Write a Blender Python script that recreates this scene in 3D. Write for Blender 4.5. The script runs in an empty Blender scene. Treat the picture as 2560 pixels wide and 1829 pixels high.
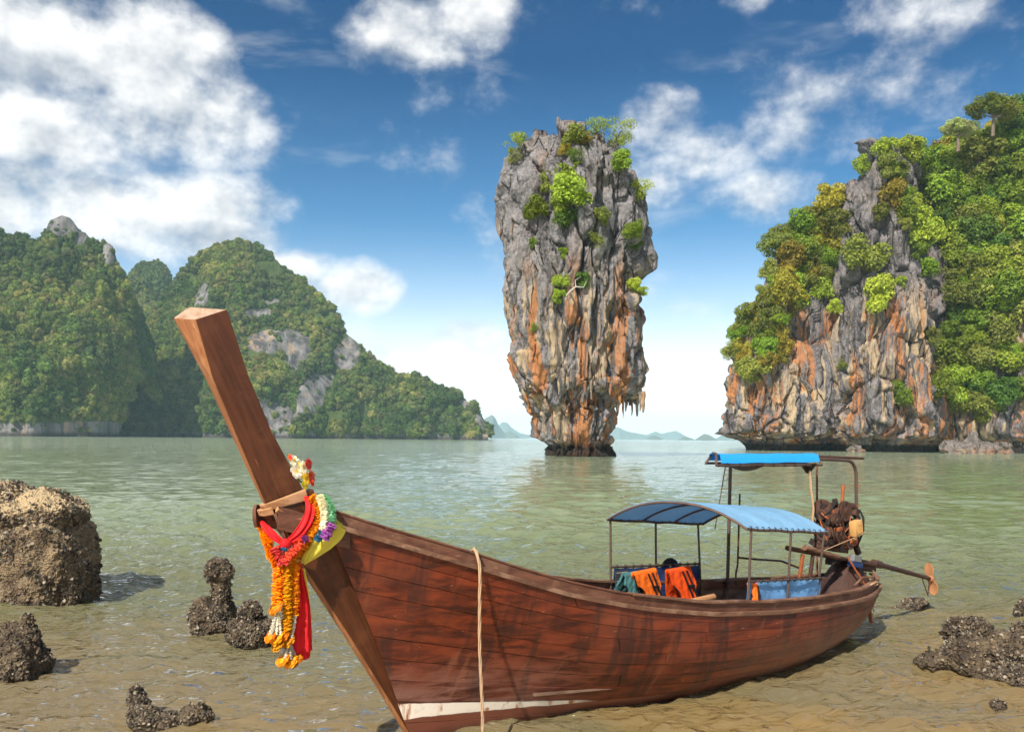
import bpy, bmesh, math, random
import numpy as np
from mathutils import Vector, Matrix
from mathutils.bvhtree import BVHTree
R = math.radians
scene = bpy.context.scene
col = scene.collection

# ------------------------------------------------------------------ camera
CAM_H = 3.0
FPX = 2217.0                       # focal length in photograph pixels (2560 wide)
ROLL = R(0.6)
cam_d = bpy.data.cameras.new('camera')
cam_d.sensor_width = 36.0
cam_d.lens = 36.0 * FPX / 2560.0
cam_d.shift_y = (1094.0 - 914.5) / 2560.0
cam_d.clip_start = 0.1
cam_d.clip_end = 60000.0
cam = bpy.data.objects.new('camera', cam_d)
col.objects.link(cam)
cam.matrix_world = Matrix.Translation((0, 0, CAM_H)) @ Matrix.Rotation(R(90), 4, 'X') @ Matrix.Rotation(ROLL, 4, 'Z')
scene.camera = cam

# ------------------------------------------------------------------ sun, world, exposure
SUN_EL, SUN_AZ = R(43), R(208)     # azimuth clockwise from +Y (view direction): behind the camera, to its left
sun_dir = Vector((math.sin(SUN_AZ) * math.cos(SUN_EL), math.cos(SUN_AZ) * math.cos(SUN_EL), math.sin(SUN_EL)))
sun_l = bpy.data.lights.new('sun', 'SUN')
sun_l.energy = 4.6
sun_l.angle = R(0.6)
sun_l.color = (1.0, 0.93, 0.82)
sun = bpy.data.objects.new('sun', sun_l)
col.objects.link(sun)
sun.rotation_euler = (-sun_dir).to_track_quat('-Z', 'Y').to_euler()
scene.view_settings.view_transform = 'Standard'
scene.view_settings.look = 'None'
scene.view_settings.gamma = 1.0
scene.view_settings.use_curve_mapping = False
scene.view_settings.exposure = 0.68
scene.cycles.max_bounces = 6
scene.cycles.diffuse_bounces = 2
scene.cycles.glossy_bounces = 2
scene.cycles.transmission_bounces = 4
scene.cycles.transparent_max_bounces = 8
scene.cycles.volume_bounces = 1
scene.cycles.sample_clamp_indirect = 4.0
scene.cycles.use_denoising = True
scene.cycles.use_adaptive_sampling = True
scene.cycles.adaptive_threshold = 0.03
scene.cycles.adaptive_min_samples = 24


class NT:
    """small node-tree writer"""
    def __init__(self, nt):
        self.nt = nt
        nt.nodes.clear()

    def n(self, typ, **kw):
        nd = self.nt.nodes.new(typ)
        for k, v in kw.items():
            setattr(nd, k, v)
        return nd

    def link(self, a, b):
        self.nt.links.new(a, b)

    def put(self, sock, v):
        if hasattr(v, 'is_output'):
            self.nt.links.new(v, sock)
        else:
            if isinstance(v, (tuple, list)) and len(v) == 3 and sock.type == 'RGBA':
                v = (*v, 1.0)
            sock.default_value = v

    def m(self, op, a, b=0.0, c=0.0, clamp=False):
        nd = self.n('ShaderNodeMath', operation=op)
        nd.use_clamp = clamp
        self.put(nd.inputs[0], a)
        self.put(nd.inputs[1], b)
        self.put(nd.inputs[2], c)
        return nd.outputs[0]

    def vm(self, op, a, b=(0, 0, 0)):
        nd = self.n('ShaderNodeVectorMath', operation=op)
        self.put(nd.inputs[0], a)
        self.put(nd.inputs[1], b)
        return nd.outputs[0]

    def mix(self, f, a, b, blend='MIX', clamp=True):
        nd = self.n('ShaderNodeMix', data_type='RGBA', blend_type=blend)
        nd.clamp_factor = clamp
        self.put(nd.inputs[0], f)
        self.put(nd.inputs[6], a)
        self.put(nd.inputs[7], b)
        return nd.outputs[2]

    def step(self, v, lo, hi, a=0.0, b=1.0):
        nd = self.n('ShaderNodeMapRange', interpolation_type='SMOOTHSTEP')
        self.put(nd.inputs[0], v)
        self.put(nd.inputs[1], lo)
        self.put(nd.inputs[2], hi)
        self.put(nd.inputs[3], a)
        self.put(nd.inputs[4], b)
        return nd.outputs[0]

    def noise(self, vec, scale, detail=4.0, rough=0.55, dist=0.0, color=False, dim='3D'):
        nd = self.n('ShaderNodeTexNoise')
        nd.noise_dimensions = dim
        self.put(nd.inputs['Vector'], vec)
        self.put(nd.inputs['Scale'], scale)
        self.put(nd.inputs['Detail'], detail)
        self.put(nd.inputs['Roughness'], rough)
        self.put(nd.inputs['Distortion'], dist)
        return nd.outputs[1 if color else 0]

    def voro(self, vec, scale, feature='F1', rnd=1.0, out=0):
        nd = self.n('ShaderNodeTexVoronoi', feature=feature)
        self.put(nd.inputs['Vector'], vec)
        self.put(nd.inputs['Scale'], scale)
        self.put(nd.inputs['Randomness'], rnd)
        return nd.outputs[out]

    def ramp(self, f, stops):
        nd = self.n('ShaderNodeValToRGB')
        el = nd.color_ramp.elements
        while len(el) < len(stops):
            el.new(0.5)
        for e, (p, c) in zip(el, stops):
            e.position = p
            e.color = (*c, 1.0)
        self.put(nd.inputs[0], f)
        return nd.outputs[0]

    def mapping(self, vec, scale=(1, 1, 1), loc=(0, 0, 0), rot=(0, 0, 0)):
        nd = self.n('ShaderNodeMapping')
        self.put(nd.inputs[0], vec)
        nd.inputs[1].default_value = loc
        nd.inputs[2].default_value = rot
        nd.inputs[3].default_value = scale
        return nd.outputs[0]

    def bump(self, h, strength=0.5, dist=0.1, normal=None):
        nd = self.n('ShaderNodeBump')
        nd.inputs['Strength'].default_value = strength
        nd.inputs['Distance'].default_value = dist
        self.put(nd.inputs['Height'], h)
        if normal is not None:
            self.link(normal, nd.inputs['Normal'])
        return nd.outputs[0]

    def coord(self, which='Object'):
        return self.n('ShaderNodeTexCoord').outputs[which]

    def sep(self, v):
        nd = self.n('ShaderNodeSeparateXYZ')
        self.put(nd.inputs[0], v)
        return nd.outputs

    def comb(self, x, y, z):
        nd = self.n('ShaderNodeCombineXYZ')
        for i, v in enumerate((x, y, z)):
            self.put(nd.inputs[i], v)
        return nd.outputs[0]


def build_world():
    w = bpy.data.worlds.new('World')
    scene.world = w
    w.use_nodes = True
    t = NT(w.node_tree)
    sky = t.n('ShaderNodeTexSky', sky_type='NISHITA')
    sky.sun_disc = False
    sky.sun_elevation = SUN_EL
    sky.sun_rotation = SUN_AZ
    sky.air_density = 1.0
    sky.dust_density = 0.6
    sky.ozone_density = 2.5
    d = t.coord('Generated')
    x, y, z = t.sep(d)
    el = t.m('ARCSINE', z)
    az = t.m('ARCTAN2', x, y)
    elp = t.m('MAXIMUM', el, 0.0)
    # deep polarised blue away from the horizon
    tint = t.ramp(t.m('DIVIDE', elp, 0.9), [(0.0, (1.0, 1.0, 1.0)), (0.10, (0.92, 0.97, 1.0)), (0.26, (0.28, 0.56, 0.71)), (0.44, (0.055, 0.272, 0.45)), (1.0, (0.053, 0.26, 0.43))])
    skyc = t.mix(1.0, sky.outputs[0], tint, 'MULTIPLY')
    skyc = t.mix(1.0, skyc, (0.105, 0.105, 0.105), 'MULTIPLY')
    # milky brightness low over the sea
    milk = t.step(elp, 0.0, 0.29, 1.0, 0.0)
    milk = t.m('MULTIPLY', t.m('MULTIPLY', milk, milk), 0.9)
    skyc = t.mix(milk, skyc, (0.80, 0.82, 0.84))
    # clouds: soft banks (azimuth, elevation, half-widths, weight), frayed by noise, and scattered ones round the rest of the sky
    banks = [(-0.50, .365, .11, .06, 1.05), (-0.40, .37, .085, .055, 1.05), (-0.345, .325, .065, .05, 1.0), (-0.46, .30, .12, .05, 1.0), (-0.545, .44, .05, .06, .9),
             (-0.42, .235, .15, .045, 1.0), (-0.32, .205, .07, .032, .9), (-0.55, .225, .09, .04, 1.0),
             (-0.045, .46, .045, .045, .85), (-0.125, .42, .06, .035, .95), (-0.165, .40, .035, .022, .6), (-0.10, .375, .03, .03, .4),
             (.165, .335, .045, .036, .85), (.20, .305, .055, .03, .80), (.15, .275, .05, .03, .7), (.25, .255, .08, .03, .5),
             (-.18, .165, .05, .028, 1.0), (-.235, .18, .045, .025, .9), (-.06, .11, .05, .022, .95), (-.08, .075, .06, .02, .8), (-.14, .085, .035, .02, .7),
             (.28, .465, .075, .025, .45), (.44, .43, .09, .035, .34), (.38, .345, .11, .035, .42), (.33, .32, .09, .03, .36), (.5, .40, .10, .05, .36),
             (.02, .44, .06, .03, .25), (.10, .29, .05, .03, .3)]
    q = t.comb(az, t.m('MULTIPLY', el, 1.35), 0.0)
    n1 = t.noise(q, 8.5, 7.0, 0.58, 0.0, False, '2D')
    cov = None
    quad = t.comb(az, t.m('MULTIPLY', az, az), el)
    el2 = t.m('MULTIPLY', el, el)
    for a, e, sa, se, wt in banks:
        sa, se = sa * 0.90, se * 0.88
        # wt - 0.42 wt (((az - a) / sa)^2 + ((el - e) / se)^2), written out as a quadratic
        ka, ke = -0.42 * wt / sa ** 2, -0.42 * wt / se ** 2
        dot = t.n('ShaderNodeVectorMath', operation='DOT_PRODUCT')
        t.link(quad, dot.inputs[0])
        dot.inputs[1].default_value = (-2 * a * ka, ka, -2 * e * ke)
        g = t.m('ADD', t.m('MULTIPLY_ADD', el2, ke, dot.outputs['Value']), wt + ka * a * a + ke * e * e)
        cov = g if cov is None else t.m('MAXIMUM', cov, g)
    # the rest of the sky goes on with the same scattered cumulus
    outside = t.step(t.m('ABSOLUTE', az), 0.52, 0.75)
    outside = t.m('MAXIMUM', outside, t.step(el, 0.48, 0.65))
    gen = t.step(t.noise(d, 2.2, 2.0, 0.5), 0.44, 0.64, 0.0, 0.95)
    cov = t.m('MAXIMUM', cov, t.m('MULTIPLY', gen, outside))
    dens = t.m('ADD', cov, t.m('MULTIPLY', t.m('SUBTRACT', n1, 0.5), 1.9))
    alpha = t.step(dens, 0.12, 1.02, 0.0, 0.95)
    wisps = t.noise(t.mapping(q, (1.0, 2.4, 1.0), (3, 1, 0)), 3.4, 5.0, 0.6, 0.2, False, '2D')
    alpha = t.m('MAXIMUM', alpha, t.m('MULTIPLY', t.step(wisps, 0.54, 0.82, 0.0, 0.42), t.step(el, 0.02, 0.2)))
    # shading of the cloud: bright rims towards the sun, greyer bellies
    n2 = t.noise(t.vm('ADD', q, (-0.012, 0.028, 0.0)), 8.5, 4.0, 0.58, 0.0, False, '2D')
    shade = t.m('ADD', t.m('MULTIPLY', t.m('SUBTRACT', n1, n2), 3.2), 0.66)
    shade = t.m('SUBTRACT', shade, t.m('MULTIPLY', t.step(dens, 0.7, 1.5), 0.25), clamp=True)
    cc = t.mix(shade, (0.30, 0.33, 0.38), (0.74, 0.735, 0.72))
    skyc = t.mix(alpha, skyc, cc)
    # haze right at the horizon, over clouds as well
    hz = t.step(elp, 0.0, 0.15, 0.8, 0.0)
    skyc = t.mix(hz, skyc, (0.88, 0.89, 0.89))
    bg = t.n('ShaderNodeBackground')
    t.link(skyc, bg.inputs[0])
    bg.inputs[1].default_value = 1.0
    out = t.n('ShaderNodeOutputWorld')
    t.link(bg.outputs[0], out.inputs[0])


build_world()

# ------------------------------------------------------------------ numpy noise
def _h(ix, iy, iz, seed):
    n = (ix.astype(np.int64) * 374761393 + iy.astype(np.int64) * 668265263 + iz.astype(np.int64) * 2147483647 + seed * 1274126177) & 0xffffffff
    n = ((n ^ (n >> 13)) * 1274126177) & 0xffffffff
    n = ((n ^ (n >> 16)) * 2246822519) & 0xffffffff
    return ((n ^ (n >> 15)) & 0xffffff) / float(0xffffff)


def vnoise(p, seed=0):
    """smooth value noise, -1..1, p is (n, 3)"""
    p = np.asarray(p, dtype=np.float64)
    i = np.floor(p).astype(np.int64)
    f = p - i
    f = f * f * f * (f * (f * 6 - 15) + 10)
    r = 0.0
    for dx in (0, 1):
        wx = f[:, 0] if dx else 1 - f[:, 0]
        for dy in (0, 1):
            wy = f[:, 1] if dy else 1 - f[:, 1]
            for dz in (0, 1):
                wz = f[:, 2] if dz else 1 - f[:, 2]
                r = r + wx * wy * wz * _h(i[:, 0] + dx, i[:, 1] + dy, i[:, 2] + dz, seed)
    return r * 2 - 1


def fbm(p, octs=4, seed=0, gain=0.5, lac=2.03):
    a, s, tot = 1.0, 0.0, 0.0
    p = np.asarray(p, dtype=np.float64)
    for o in range(octs):
        s = s + a * vnoise(p, seed + o * 17)
        tot += a
        a *= gain
        p = p * lac + 11.3
    return s / tot


def ridged(p, octs=4, seed=0, gain=0.55):
    a, s, tot = 1.0, 0.0, 0.0
    p = np.asarray(p, dtype=np.float64)
    for o in range(octs):
        s = s + a * (1 - np.abs(vnoise(p, seed + o * 17)))
        tot += a
        a *= gain
        p = p * 2.1 + 7.7
    return s / tot


def cells(p, seed=0, tilt=False):
    """voronoi: F1, F2, id-value of the nearest cell"""
    p = np.asarray(p, dtype=np.float64)
    i = np.floor(p).astype(np.int64)
    f1 = np.full(len(p), 9.0)
    f2 = np.full(len(p), 9.0)
    cid = np.zeros(len(p))
    dv = np.zeros_like(p)
    for dx in (-1, 0, 1):
        for dy in (-1, 0, 1):
            for dz in (-1, 0, 1):
                c = i + (dx, dy, dz)
                q = np.stack([_h(c[:, 0], c[:, 1], c[:, 2], seed + k) for k in range(3)], 1) + c
                d = np.sqrt(((q - p) ** 2).sum(1))
                v = _h(c[:, 0], c[:, 1], c[:, 2], seed + 9)
                near = d < f1
                f2 = np.where(near, f1, np.minimum(f2, d))
                cid = np.where(near, v, cid)
                if tilt:
                    dv = np.where(near[:, None], p - q, dv)
                f1 = np.minimum(f1, d)
    if tilt:
        a = cid * 977.13
        return f1, f2, cid, (dv * np.stack([np.sin(a), np.cos(a * 1.7), np.sin(a * 2.3 + 1)], 1)).sum(1)
    return f1, f2, cid


# ------------------------------------------------------------------ mesh helpers
def mesh_np(name, verts, faces, smooth=True):
    me = bpy.data.meshes.new(name)
    verts = np.asarray(verts, dtype=np.float32)
    faces = np.asarray(faces, dtype=np.int32)
    k = faces.shape[1]
    me.vertices.add(len(verts))
    me.vertices.foreach_set('co', verts.ravel())
    me.loops.add(faces.size)
    me.loops.foreach_set('vertex_index', faces.ravel())
    me.polygons.add(len(faces))
    me.polygons.foreach_set('loop_start', np.arange(0, faces.size, k, dtype=np.int32))
    try:
        me.polygons.foreach_set('loop_total', np.full(len(faces), k, dtype=np.int32))
    except Exception:
        pass
    me.polygons.foreach_set('use_smooth', np.full(len(faces), smooth, dtype=bool))
    me.update(calc_edges=True)
    me.validate()
    return me


def grid_faces(nu, nv, wrap_u=False):
    """vertex index = j * nu + i"""
    i = np.arange(nu if wrap_u else nu - 1)
    j = np.arange(nv - 1)
    I, J = np.meshgrid(i, j)
    I2 = (I + 1) % nu
    return np.stack([J * nu + I, J * nu + I2, (J + 1) * nu + I2, (J + 1) * nu + I], -1).reshape(-1, 4)


def link(name, me, mat=None, parent=None):
    o = bpy.data.objects.new(name, me)
    col.objects.link(o)
    if mat is not None and me is not None:
        me.materials.clear()
        me.materials.append(mat)
    if parent is not None:
        o.parent = parent
    return o


def tag(o, label=None, cat=None, group=None, kind=None):
    if label:
        o['label'] = label
    if cat:
        o['category'] = cat
    if group:
        o['group'] = group
    if kind:
        o['kind'] = kind
    return o


def empty(name, loc=(0, 0, 0), rz=0.0):
    o = bpy.data.objects.new(name, None)
    o.empty_display_size = 0.2
    col.objects.link(o)
    o.location = loc
    o.rotation_euler = (0, 0, rz)
    return o


class MB:
    """collects simple solids into one mesh"""
    def __init__(self):
        self.v = []
        self.f = []

    def add(self, vs, fs):
        b = len(self.v)
        self.v += [tuple(v) for v in vs]
        self.f += [tuple(b + i for i in f) for f in fs]

    def box(self, c, s, M=None):
        hx, hy, hz = s[0] / 2, s[1] / 2, s[2] / 2
        vs = [Vector((x * hx, y * hy, z * hz)) for x in (-1, 1) for y in (-1, 1) for z in (-1, 1)]
        if M is not None:
            vs = [M @ v for v in vs]
        c = Vector(c)
        self.add([v + c for v in vs], [(0, 1, 3, 2), (4, 6, 7, 5), (0, 4, 5, 1), (2, 3, 7, 6), (0, 2, 6, 4), (1, 5, 7, 3)])
        return self

    def tube(self, pts, r, n=8, cap=True, up=None):
        pts = [Vector(p) for p in pts]
        k = len(pts)
        rs = r if isinstance(r, (list, tuple)) else [r] * k
        ref = None
        vs, fs = [], []
        for i, p in enumerate(pts):
            d = (pts[min(i + 1, k - 1)] - pts[max(i - 1, 0)])
            if d.length < 1e-9:
                d = Vector((0, 0, 1))
            d.normalize()
            if ref is None:
                ref = Vector((0, 0, 1)) if abs(d.z) < 0.9 else Vector((1, 0, 0))
            a = (ref - d * ref.dot(d))
            if a.length < 1e-6:
                a = d.orthogonal()
            a.normalize()
            ref = a
            b = d.cross(a)
            for j in range(n):
                t = 2 * math.pi * j / n
                vs.append(p + (a * math.cos(t) + b * math.sin(t)) * rs[i])
        for i in range(k - 1):
            for j in range(n):
                j2 = (j + 1) % n
                fs.append((i * n + j, i * n + j2, (i + 1) * n + j2, (i + 1) * n + j))
        if cap:
            fs.append(tuple(reversed(range(n))))
            fs.append(tuple((k - 1) * n + j for j in range(n)))
        self.add(vs, fs)
        return self

    def disc(self, c, axis, r, h, n=16, prof=((0, 1), (1, 1))):
        """lathe along axis: prof is (height fraction, radius fraction)"""
        c = Vector(c)
        a = Vector(axis).normalized()
        self.tube([c + a * (h * p[0]) for p in prof], [max(r * p[1], 1e-4) for p in prof], n)
        return self

    def sheet(self, P, thick):
        """P[i][j] points: a thickened quad sheet"""
        nu, nv = len(P), len(P[0])
        P = [[Vector(q) for q in row] for row in P]
        top, bot = [], []
        for i in range(nu):
            for j in range(nv):
                du = P[min(i + 1, nu - 1)][j] - P[max(i - 1, 0)][j]
                dv = P[i][min(j + 1, nv - 1)] - P[i][max(j - 1, 0)]
                n = du.cross(dv)
                n = n.normalized() if n.length > 1e-9 else Vector((0, 0, 1))
                top.append(P[i][j] + n * (thick / 2))
                bot.append(P[i][j] - n * (thick / 2))
        N = nu * nv
        fs = []
        for i in range(nu - 1):
            for j in range(nv - 1):
                a, b, c, d = i * nv + j, (i + 1) * nv + j, (i + 1) * nv + j + 1, i * nv + j + 1
                fs.append((a, b, c, d))
                fs.append((N + d, N + c, N + b, N + a))
        for i in range(nu - 1):
            a, b = i * nv, (i + 1) * nv
            fs.append((a, N + a, N + b, b))
            a, b = i * nv + nv - 1, (i + 1) * nv + nv - 1
            fs.append((b, N + b, N + a, a))
        for j in range(nv - 1):
            a, b = j, j + 1
            fs.append((b, N + b, N + a, a))
            a, b = (nu - 1) * nv + j, (nu - 1) * nv + j + 1
            fs.append((a, N + a, N + b, b))
        self.add(top + bot, fs)
        return self

    def build(self, name, mat, parent=None, smooth=False, bevel=0.0):
        me = bpy.data.meshes.new(name)
        me.from_pydata([tuple(v) for v in self.v], [], self.f)
        bm = bmesh.new()
        bm.from_mesh(me)
        bmesh.ops.recalc_face_normals(bm, faces=bm.faces)
        if bevel > 0:
            bmesh.ops.bevel(bm, geom=[e for e in bm.edges if len(e.link_faces) == 2 and e.calc_face_angle(0) > 0.6], offset=bevel, segments=2, affect='EDGES', profile=0.6)
        bm.to_mesh(me)
        bm.free()
        if smooth:
            me.polygons.foreach_set('use_smooth', [True] * len(me.polygons))
            try:
                me.set_sharp_from_angle(angle=R(40))
            except Exception:
                pass
        return link(name, me, mat, parent)


def material(name):
    m = bpy.data.materials.new(name)
    m.use_nodes = True
    return m, NT(m.node_tree)


def finish(t, color, rough=0.8, normal=None, spec=0.3, metal=0.0, extra=None):
    b = t.n('ShaderNodeBsdfPrincipled')
    t.put(b.inputs['Base Color'], color)
    t.put(b.inputs['Roughness'], rough)
    t.put(b.inputs['Specular IOR Level'], spec)
    t.put(b.inputs['Metallic'], metal)
    if normal is not None:
        t.link(normal, b.inputs['Normal'])
    if extra:
        for k, v in extra.items():
            t.put(b.inputs[k], v)
    o = t.n('ShaderNodeOutputMaterial')
    t.link(b.outputs[0], o.inputs[0])
    return b


def px_ray(px, py):
    a, b = px - 1280.0, py - 1094.0
    c, s = math.cos(ROLL), math.sin(ROLL)
    return Vector(((a * c + b * s) / FPX, 1.0, -(-a * s + b * c) / FPX))


def px_at(px, py, Y):
    d = px_ray(px, py)
    return Vector((d.x * Y, Y, CAM_H + d.z * Y))


# ------------------------------------------------------------------ materials of the setting
def mat_rock(name, grey=(0.23, 0.215, 0.215), dark=(0.06, 0.055, 0.055), zlo=2.0, zhi=30.0, orange=1.0, scale=1.0, tide=2.6, zmax=1e6, streak=(0.33, 0.33, 0.020)):
    m, t = material(name)
    p = t.coord('Object')
    z = t.sep(p)[2]
    ps = t.vm('MULTIPLY', p, tuple(scale * k for k in streak))       # vertical streaks
    warp = t.noise(p, 0.09 * scale, 3.0, 0.5, 0.0, True)
    pw = t.vm('ADD', ps, t.vm('MULTIPLY', warp, (1.6, 1.6, 0.8)))
    s1 = t.noise(pw, 1.0, 6.0, 0.6, 0.4)
    s2 = t.noise(t.vm('ADD', pw, (13.1, 4.2, 7.7)), 1.3, 6.0, 0.6, 0.5)
    s3 = t.noise(t.vm('ADD', pw, (3.1, 24.2, 1.7)), 2.4, 5.0, 0.6, 0.2)
    g = t.noise(p, 0.35 * scale, 6.0, 0.62)
    base = t.mix(t.step(g, 0.32, 0.7), dark, grey)
    base = t.mix(t.step(t.noise(p, 2.6 * scale, 4.0, 0.6), 0.35, 0.75, 0.0, 0.6), base, tuple(min(1, k * 1.65) for k in grey))
    low = t.m('ADD', t.step(z, zlo + (zhi - zlo) * 1.05, zlo + (zhi - zlo) * 0.65), t.m('MULTIPLY', t.m('SUBTRACT', t.noise(p, 0.11 * scale, 3.0), 0.5), 1.3))
    low = t.m('MULTIPLY', low, orange, clamp=True)
    cream = t.m('MULTIPLY', t.step(s2, 0.475, 0.58), low)
    rust = t.m('MULTIPLY', t.step(s1, 0.525, 0.60), low)
    blk = t.m('MULTIPLY', t.step(s3, 0.52, 0.62), t.m('MAXIMUM', low, 0.45))
    base = t.mix(t.m('MULTIPLY', cream, 0.9), base, (0.47, 0.345, 0.21))
    base = t.mix(t.m('MULTIPLY', rust, 0.92), base, t.mix(t.noise(p, 0.8 * scale, 3.0), (0.28, 0.100, 0.034), (0.57, 0.245, 0.085)))
    base = t.mix(t.m('MULTIPLY', blk, 0.8), base, (0.055, 0.055, 0.06))
    # shade inside fissures painted as black lines, mostly upright
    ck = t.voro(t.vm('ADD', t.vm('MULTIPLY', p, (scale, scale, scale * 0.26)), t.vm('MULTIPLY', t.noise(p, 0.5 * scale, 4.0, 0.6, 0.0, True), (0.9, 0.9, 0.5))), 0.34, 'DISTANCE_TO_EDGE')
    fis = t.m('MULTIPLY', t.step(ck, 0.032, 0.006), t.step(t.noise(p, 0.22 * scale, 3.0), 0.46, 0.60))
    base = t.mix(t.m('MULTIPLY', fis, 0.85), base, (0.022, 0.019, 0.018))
    # wet tide band with dark growth
    td = t.step(t.m('ADD', z, t.m('MULTIPLY', g, 1.6)), tide + 1.4, tide + 0.2)
    base = t.mix(t.m('MULTIPLY', td, 0.94), base, (0.014, 0.012, 0.010))
    hgt = t.m('ADD', t.m('MULTIPLY', t.noise(t.vm('MULTIPLY', p, (1, 1, 0.4)), 1.2 * scale, 8.0, 0.65), 1.0), t.m('MULTIPLY', t.voro(t.vm('MULTIPLY', p, (1, 1, 0.35)), 0.9 * scale), 0.5))
    hgt = t.m('SUBTRACT', hgt, t.m('MULTIPLY', fis, 0.8))
    finish(t, base, 0.9, t.bump(hgt, 1.0, 0.9 / scale), 0.25)
    return m


def mat_leaf(name, c1, c2, c3=None, trans=0.3, world=False, zfade=None):
    m, t = material(name)
    inf = t.n('ShaderNodeObjectInfo')
    geo = t.n('ShaderNodeNewGeometry')
    rnd = geo.outputs['Random Per Island']
    c = t.mix(rnd, c1, c2)
    if c3 is not None:
        c = t.mix(t.step(inf.outputs['Random'], 0.45, 0.95, 0.0, 0.85), c, c3)
    hs = t.n('ShaderNodeHueSaturation')
    t.put(hs.inputs['Value'], t.m('ADD', 0.68, t.m('MULTIPLY', t.m('FRACT', t.m('MULTIPLY', inf.outputs['Random'], 7.31)), 0.7)))
    t.put(hs.inputs['Hue'], t.m('ADD', 0.485, t.m('MULTIPLY', t.m('FRACT', t.m('MULTIPLY', inf.outputs['Random'], 3.17)), 0.03)))
    t.put(hs.inputs['Color'], c)
    if world:
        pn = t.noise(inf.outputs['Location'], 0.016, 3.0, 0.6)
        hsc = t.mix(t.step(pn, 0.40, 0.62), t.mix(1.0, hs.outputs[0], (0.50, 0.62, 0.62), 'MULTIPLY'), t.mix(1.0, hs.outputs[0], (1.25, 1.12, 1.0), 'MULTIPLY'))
    else:
        hsc = hs.outputs[0]
    d = t.n('ShaderNodeBsdfPrincipled')
    t.put(d.inputs['Base Color'], hsc)
    d.inputs['Roughness'].default_value = 0.6
    d.inputs['Specular IOR Level'].default_value = 0.25
    tr = t.n('ShaderNodeBsdfTranslucent')
    t.put(tr.inputs[0], t.mix(1.0, hsc, (1.25, 1.3, 0.7), 'MULTIPLY'))
    mx = t.n('ShaderNodeMixShader')
    mx.inputs[0].default_value = trans
    t.link(d.outputs[0], mx.inputs[1])
    t.link(tr.outputs[0], mx.inputs[2])
    o = t.n('ShaderNodeOutputMaterial')
    t.link(mx.outputs[0], o.inputs[0])
    return m


def mat_plain(name, c, rough=0.7, spec=0.3, metal=0.0, var=0.25, nscale=8.0, bump=0.0, bdist=0.01):
    m, t = material(name)
    p = t.coord('Object')
    n = t.noise(p, nscale, 5.0, 0.6)
    cc = t.mix(n, tuple(k * (1 - var) for k in c), tuple(min(1.0, k * (1 + var)) for k in c))
    finish(t, cc, rough, t.bump(t.noise(p, nscale * 4, 5.0), bump, bdist) if bump else None, spec, metal)
    return m


def build_mat_water():
    m, t = material('silty_sea_water')
    p = t.coord('Object')
    x, y, z = t.sep(p)
    # the water itself: sand stirred up in the shallows, green further out
    n = t.noise(t.vm('MULTIPLY', p, (0.10, 0.16, 0)), 1.0, 2.0, 0.5)
    dd = t.m('ADD', t.m('ADD', y, t.m('MULTIPLY', t.m('SUBTRACT', n, 0.5), 14.0)), t.m('MULTIPLY', t.m('ABSOLUTE', x), -0.25))
    c = t.ramp(t.m('DIVIDE', dd, 60.0), [(0.0, (0.340, 0.235, 0.118)), (0.14, (0.315, 0.248, 0.132)), (0.26, (0.240, 0.248, 0.125)), (0.42, (0.215, 0.255, 0.130)), (1.0, (0.24, 0.295, 0.175))])
    c = t.mix(t.step(y, 50.0, 300.0), c, (0.36, 0.43, 0.30))
    # sand bars close under the surface, golden, to the right and in the near left corner
    bar = t.m('MULTIPLY', t.step(t.m('ADD', y, t.m('MULTIPLY', x, -0.55)), 13.0, 7.5), t.step(t.noise(t.vm('MULTIPLY', p, (0.35, 0.6, 0)), 1.0, 2.0, 0.5), 0.34, 0.58))
    c = t.mix(t.m('MULTIPLY', bar, 0.6), c, (0.46, 0.285, 0.092))
    # fine ripples, coarser with distance
    a = t.noise(t.vm('MULTIPLY', p, (2.6, 5.2, 1)), 1.0, 2.0, 0.6, 0.3)
    b = t.noise(t.vm('MULTIPLY', p, (0.55, 1.3, 1)), 1.0, 3.0, 0.62, 0.3)
    e = t.noise(t.vm('MULTIPLY', p, (0.10, 0.25, 1)), 1.0, 4.0, 0.65, 0.0)
    near = t.step(y, 8.0, 45.0, 1.0, 0.0)
    hgt = t.m('ADD', t.m('MULTIPLY', a, t.m('MULTIPLY', near, 0.16)), t.m('MULTIPLY', b, t.step(y, 18.0, 70.0, 0.055, 0.11)))
    hgt = t.m('ADD', hgt, t.m('MULTIPLY', e, t.step(y, 50.0, 220.0, 0.0, 0.36)))
    nrm = t.bump(hgt, 1.0, 1.0)
    # light scattered back by the silt inside the water does not follow the ripples, only the mirror on top does
    body = t.n('ShaderNodeBsdfDiffuse')
    t.put(body.inputs[0], c)
    t.put(body.inputs['Normal'], t.comb(0.0, 0.0, 1.0))
    clear = t.n('ShaderNodeBsdfTransparent')
    clear.inputs[0].default_value = (0.80, 0.76, 0.62, 1.0)
    inner = t.n('ShaderNodeMixShader')
    t.put(inner.inputs[0], t.step(y, 14.0, 34.0, 0.42, 0.0))
    t.link(body.outputs[0], inner.inputs[1])
    t.link(clear.outputs[0], inner.inputs[2])
    gl = t.n('ShaderNodeBsdfGlossy')
    t.put(gl.inputs['Roughness'], t.step(y, 40.0, 500.0, 0.015, 0.08))
    t.link(nrm, gl.inputs['Normal'])
    fr = t.n('ShaderNodeFresnel')
    fr.inputs[0].default_value = 1.7
    t.link(nrm, fr.inputs['Normal'])
    mx = t.n('ShaderNodeMixShader')
    t.link(fr.outputs[0], mx.inputs[0])
    t.link(inner.outputs[0], mx.inputs[1])
    t.link(gl.outputs[0], mx.inputs[2])
    o = t.n('ShaderNodeOutputMaterial')
    t.link(mx.outputs[0], o.inputs[0])
    return m

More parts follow.
